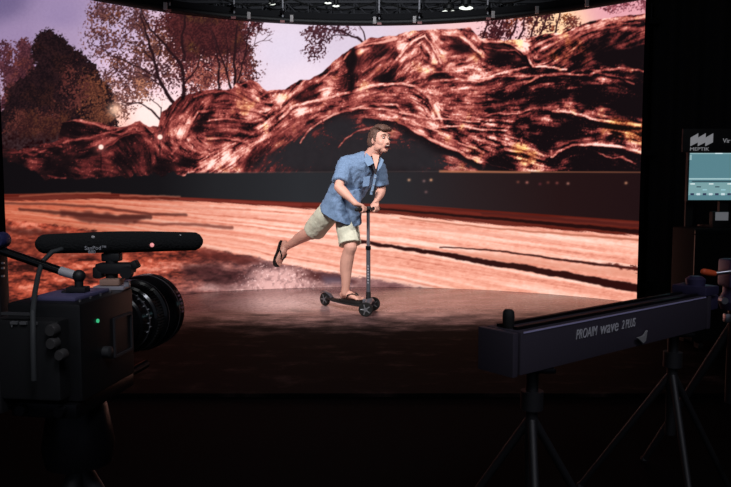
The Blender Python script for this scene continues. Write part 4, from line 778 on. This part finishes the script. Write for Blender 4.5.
# hands: palm, four fingers curled round the bar, thumb from the side of the palm
def hand(wrist, grip, nm):
    """grip = centre of the hand on the handlebar"""
    into = (grip-wrist).normalized(); side = bd*(1 if nm == 'r' else -1)
    top_ = grip+V((0, 0, .022)); pl = lerp(wrist, top_, .5)
    b.loft([wrist, lerp(wrist, top_, .35), top_-into*.012, top_+into*.012], [(.026, .022), (.034, .020), (.040, .017), (.036, .012)], 16, up=V((0, 0, 1)))
    fw = V((bd.y, -bd.x, 0)); fw = fw if fw.x > 0 else -fw
    for k, l in enumerate((.92, 1., .96, .80)):
        o = bd*((k-1.5)*.0195)*(-1 if nm == 'r' else 1)*-1; r = .0095-.0006*k
        a0 = top_+o-fw*.012; b.capsule([a0, grip+o+fw*.024+V((0, 0, .018)), grip+o+fw*.031*l+V((0, 0, -.006)), grip+o+fw*.012+V((0, 0, -.027*l)), grip+o-fw*.010+V((0, 0, -.024*l))], [.011, r, r, r*.92, r*.85], 10)
    o = bd*(.036 if nm == 'r' else -.036)
    b.capsule([lerp(wrist, top_, .55)+o*.5, grip+o-fw*.018+V((0, 0, .010)), grip+o-fw*.012+V((0, 0, -.014)), grip+o*.9+fw*.010+V((0, 0, -.024))], [.014, .0115, .0105, .009], 10)
hand(J['rw'], st1-bd*.115, 'r'); hand(J['lw'], st1+bd*.12, 'l')
bod = b.build('body', SKIN, per, world=True); solidify_remesh(bod, .0046, 8, .5)
# face details
EW = mat('eye_white', (225, 220, 215), .3); IR = mat('iris_dark', (40, 28, 24), .3); LIP = mat('lip', (176, 96, 88), .5); MO = mat('mouth_dark', (58, 18, 18), .6); TE = mat('teeth', (236, 228, 218), .4)
for s in (-1, 1):
    e = MB().ball(H(.0780, s*.031, .017), (.008, .012, .0055), HM, 14).build('eye', EW, per, world=True); MB().ball(H(.0842, s*.030, .017), (.0035, .0065, .0062), HM, 10).build('iris', IR, e, world=True)
    MB().capsule([H(.087, s*.013, .040), H(.091, s*.030, .046), H(.078, s*.050, .041)], [.0035, .004, .003], 8).build('eyebrow', HAIR, per, world=True)
mm = MB().ball(H(.0865, 0, -.058), (.011, .025, .016), HM, 16).build('mouth', MO, per, world=True)
MB().loft([H(.0885, -.017, -.049), H(.0955, 0, -.050), H(.0885, .017, -.049)], [(.0028, .0034)]*3, 10).build('teeth', TE, mm, world=True)
pts = [H(.090-abs(math.cos(t))*.012, math.cos(t)*.026, -.058+math.sin(t)*.0175+.004*abs(math.cos(t))) for t in [2*math.pi*k/20 for k in range(21)]]; MB().loft(pts, .0028, 8).build('lips', LIP, mm, world=True)
# hair
b = MB(); b.ball(H(-.020, 0, .040), (.090, .080, .084), HM, 24)
b.loft([H(-.05, 0, .085), H(.02, -.0, .112), H(.065, -.012, .104), H(.088, -.01, .082)], [(.070, .035), (.068, .030), (.056, .026), (.036, .014)], 16, up=hu)
b.loft([H(.07, .05, .082), H(.086, .02, .094), H(.080, -.04, .084)], [(.022, .016), (.026, .018), (.018, .014)], 12)
for s in (-1, 1):
    b.capsule([H(.010, s*.074, .040), H(.012, s*.076, .012), H(.014, s*.074, -.006)], [.014, .011, .006], 10); b.ball(H(-.055, s*.045, .0), (.045, .035, .055), HM, 14)
b.ball(H(-.068, 0, -.012), (.034, .055, .055), HM, 14)
hr = b.build('hair', HAIR, per, world=True); solidify_remesh(hr, .0045, 4, .4, .008, .012)
# carve hairline: keep forehead clear by pulling hair vertices in front of the face up
for v in hr.data.vertices:
    w = hr.matrix_world @ v.co if False else (V(per.location)+v.co); l = HM.transposed() @ (w-HC)
    if l.x > .030 and l.z < .064 and abs(l.y) < .09:
        v.co += HM @ V((-min(.05, (l.x-.030)*.8), 0, 0))
# shirt
b = MB(); U = lambda t: lerp(J['pel'], J['nek'], t)
tor = [at(341, 216.5, 6.17), at(341, 208, 6.18), at(344, 197, 6.16), at(350, 186, 6.13), at(357, 174, 6.10), at(362, 165, 6.07), at(366, 160, 6.06), at(369, 157, 6.05)]
rad = [(.215, .165), (.192, .145), (.166, .124), (.172, .122), (.192, .124), (.188, .112), (.13, .09), (.075, .068)]
dirs = [V((.50, -.30, 1)), V((.45, -.25, 1)), V((.45, -.2, 1)), V((.5, -.25, 1)), V((.5, -.25, 1)), V((.4, -.25, 1)), V((.3, -.2, 1)), V((.3, -.2, 1))]
b.loft(tor, rad, 28, up=F, dirs=dirs)
b.capsule([at(364, 159.5, 6.07), at(353, 163, 6.05), J['rs']+V((.0, 0, -.014))], [.074, .076, .066]); b.capsule([at(366, 162, 6.08), J['ls']+V((-.01, 0, -.012))], [.066, .064])
for s, e, k in (('rs', 're', .80), ('ls', 'le', .82)):
    p, q = J[s], J[e]; b.loft([p, lerp(p, q, .3), lerp(p, q, .6), lerp(p, q, k), lerp(p, q, k+.03)], [(.072, .070), (.076, .072), (.075, .070), (.074, .068), (.066, .060)], 18)
# hanging shirt tail at the front right and the wide back tail
b.loft([at(353, 190, 6.03), at(353, 205, 6.02), at(356, 218, 6.02), at(358, 225.5, 6.03)], [(.085, .055), (.080, .05), (.065, .035), (.045, .016)], 16, up=F)
b.loft([at(338, 196, 6.16), at(330, 203, 6.20), at(323, 205.5, 6.24)], [(.08, .09), (.06, .075), (.02, .05)], 16, up=F)
shr = b.build('shirt', SHIRT, per, world=True); solidify_remesh(shr, .0065, 6, .5, .022, .055)
COLM = mat('blue_linen_collar', (124, 149, 182), .85, bump=.2, bscale=160)
# open neck: bare chest wedge with dark undershirt edge
nk = J['nek']
def onchest(px, py, off=0):
    return at(px, py, 5.985+off)
b = MB()
# collar flaps
def flap(pts, th, nm, m, par):
    P = [V(p) for p in pts]; n_ = (P[1]-P[0]).cross(P[-1]-P[0]).normalized(); n_ = n_ if n_.y < 0 else -n_
    k = len(P); bb = MB().add(P+[p-n_*th for p in P], [tuple(range(k)), tuple(range(2*k-1, k-1, -1))]+[(i, (i+1) % k, k+(i+1) % k, k+i) for i in range(k)]); return bb.build(nm, m, par, world=True)
co1 = flap([at(366.0, 152.5, 5.985), at(371.5, 157.5, 5.955), at(374.0, 163, 5.925), at(367.8, 168.5-2, 5.925), at(364.3, 160, 5.965)], .010, 'collar', COLM, shr)
co2 = flap([at(379.6, 156.5, 5.99), at(383.8, 160, 5.98), at(381, 167, 5.94), at(377.6, 171.0, 5.93), at(378.2, 163, 5.95)], .010, 'collar', COLM, shr)
vn_ = flap([at(371.0, 156, 5.962), at(380.0, 156.5, 5.962), at(379, 163, 5.945), at(375.6, 175, 5.935), at(373.2, 169, 5.935)], .02, 'undershirt', mat('dark_undershirt', (40, 34, 40), .9), shr)
flap([at(372.0, 154, 5.956), at(379.3, 155, 5.956), at(378.2, 162, 5.940), at(376.0, 169.5, 5.932), at(374.0, 163, 5.938)], .02, 'chest_skin', SKIN, bod)
pl = [at(375.6, 175, 5.93), at(373.5, 184, 5.95), at(370, 196, 5.985), at(366.5, 208, 6.0)]
flap([at(374.4, 174, 5.935), at(376.8, 175.0, 5.935), at(375, 184, 5.945), at(372, 195, 5.965), at(369.6, 194.5, 5.965), at(372.6, 183.5, 5.945)], .006, 'placket', COLM, shr)
for t in ((375.2, 178), (373.8, 185), (372.0, 191)): MB().ball(at(*t, 5.935+.012*(t[1]-178)/10), .0045, n=8).build('button', WHT, shr, world=True)
flap([at(363.5, 177, 5.955), at(370, 176, 5.945), at(369.0, 186, 5.955), at(362.5, 186.5, 5.96)], .004, 'pocket', SHIRT, shr)
# shorts
b = MB(); b.loft([at(341, 203, 6.18), at(339.5, 207, 6.19), at(338.5, 213, 6.19), at(339, 219, 6.19)], [(.12, .09), (.145, .105), (.150, .115), (.10, .09)], 24, up=F)
def cuff(p, q, t, r): b.loft([lerp(p, q, x) for x in t], r, 22); b.ball(p, r[0][0]*.96, n=14)
cuff(J['rh'], J['rk'], (0, .3, .6, .90, .91), [(.096, .094), (.104, .102), (.106, .100), (.104, .096), (.102, .094)])
cuff(J['lh'], J['lk'], (0, .3, .6, .92, .93), [(.098, .096), (.104, .100), (.101, .097), (.098, .094), (.096, .092)])
sho = b.build('shorts', SHORT, per, world=True); solidify_remesh(sho, .006, 3, .5, .016, .07)
# sandals
def sandal(D):
    d, u, s, P, L = D
    o = [(-.02, .024), (.10, .034), (.3, .034), (.5, .036), (.75, .047), (.95, .044), (1.06, .026), (1.09, .004)]
    out = [(t*L, w) for t, w in o]+[(t*L, -w) for t, w in o[::-1]]
    M = Matrix.Translation(P(0, -.018)) @ Matrix((d, s, u)).transposed().to_4x4()
    if M.to_3x3().determinant() < 0: M = Matrix.Translation(P(0, -.018)) @ Matrix((d, -s, u)).transposed().to_4x4()
    so = MB().prism(out, .018, M).build('sandal', SAND, per, world=True)
    for sg in (-1, 1):
        MB().loft([P(.80, .010, -.004), P(.76, .044, -.003+sg*.010), P(.62, .060, sg*.026), P(.46, .046, sg*.042), P(.36, .006, sg*.038)], [(.006, .004), (.008, .004), (.010, .004), (.010, .004), (.009, .004)], 10, up=u).build('strap', SAND, so, world=True)
sandal(dS); sandal(dR)
wt = MB().lathe([(-.014, .029), (-.014, .031), (.014, .031), (.014, .029)], lerp(J['lw'], J['le'], .08), J['lw']-J['le'], 20)

# ------------------------------------------------------------------
# LIGHTS, WORLD, CAMERA
# ------------------------------------------------------------------
def spot(name, loc, tgt, power, ang, blend, rad, col=(1, 1, 1)):
    l = bpy.data.lights.new(name, 'SPOT'); l.energy = power; l.spot_size = math.radians(ang); l.spot_blend = blend; l.shadow_soft_size = rad; l.color = col
    o = bpy.data.objects.new(name, l); COL.objects.link(o); o.location = loc; o.rotation_euler = (V(tgt)-V(loc)).to_track_quat('-Z', 'Y').to_euler(); return o
spot('key_spot', (-1.6, 2.6, 3.7), (-.05, 6.1, .85), 900, 34, .9, .35, (1, .97, .95))
spot('fill_spot', (2.4, 2.9, 3.6), (-.05, 6.2, .8), 450, 38, .9, .35, (1, .95, .93))
spot('rig_fill_spot', (0, 3.6, 4.3), (0, 9, 3.3), 300, 60, 1, .1, (.9, .95, 1))  # unseen spot added to bring out the trusses
spot('camera_fill_spot', (.3, -.3, 2.7), (-.40, 1.15, .88), 60, 50, 1, .3, (.85, .88, 1))  # unseen cool spot added to brighten the cinema camera and microphone
spot('slider_fill_spot', (1.6, .3, 3.0), (.75, 2.0, .7), 60, 40, 1, .3, (.82, .82, 1))  # unseen cool spot added to brighten the slider beam
la_ = bpy.data.lights.new('room_fill_area', 'AREA'); la_.energy = 45; la_.size = 4; lo_ = bpy.data.objects.new('room_fill_area', la_); COL.objects.link(lo_); lo_.location = (0, -1.2, 4.3); lo_.rotation_euler = (math.radians(25), 0, 0)  # unseen area lamp added to lift the dark tones everywhere
w = bpy.data.worlds.new('world'); sc.world = w; w.use_nodes = True; w.node_tree.nodes['Background'].inputs[0].default_value = (.5, .55, .7, 1); w.node_tree.nodes['Background'].inputs[1].default_value = .13
cd = bpy.data.cameras.new('camera'); co = bpy.data.objects.new('camera', cd); COL.objects.link(co); sc.camera = co
cd.sensor_width = 36; cd.lens = 36*FPX/731; co.location = (0, 0, CAMZ); co.rotation_euler = (math.radians(90)-TH, 0, 0); cd.clip_start = .02
vs = sc.view_settings; sc.display_settings.display_device = 'sRGB'; vs.view_transform = 'Standard'; vs.look = 'None'; vs.exposure = 0; vs.gamma = 1; vs.use_curve_mapping = False
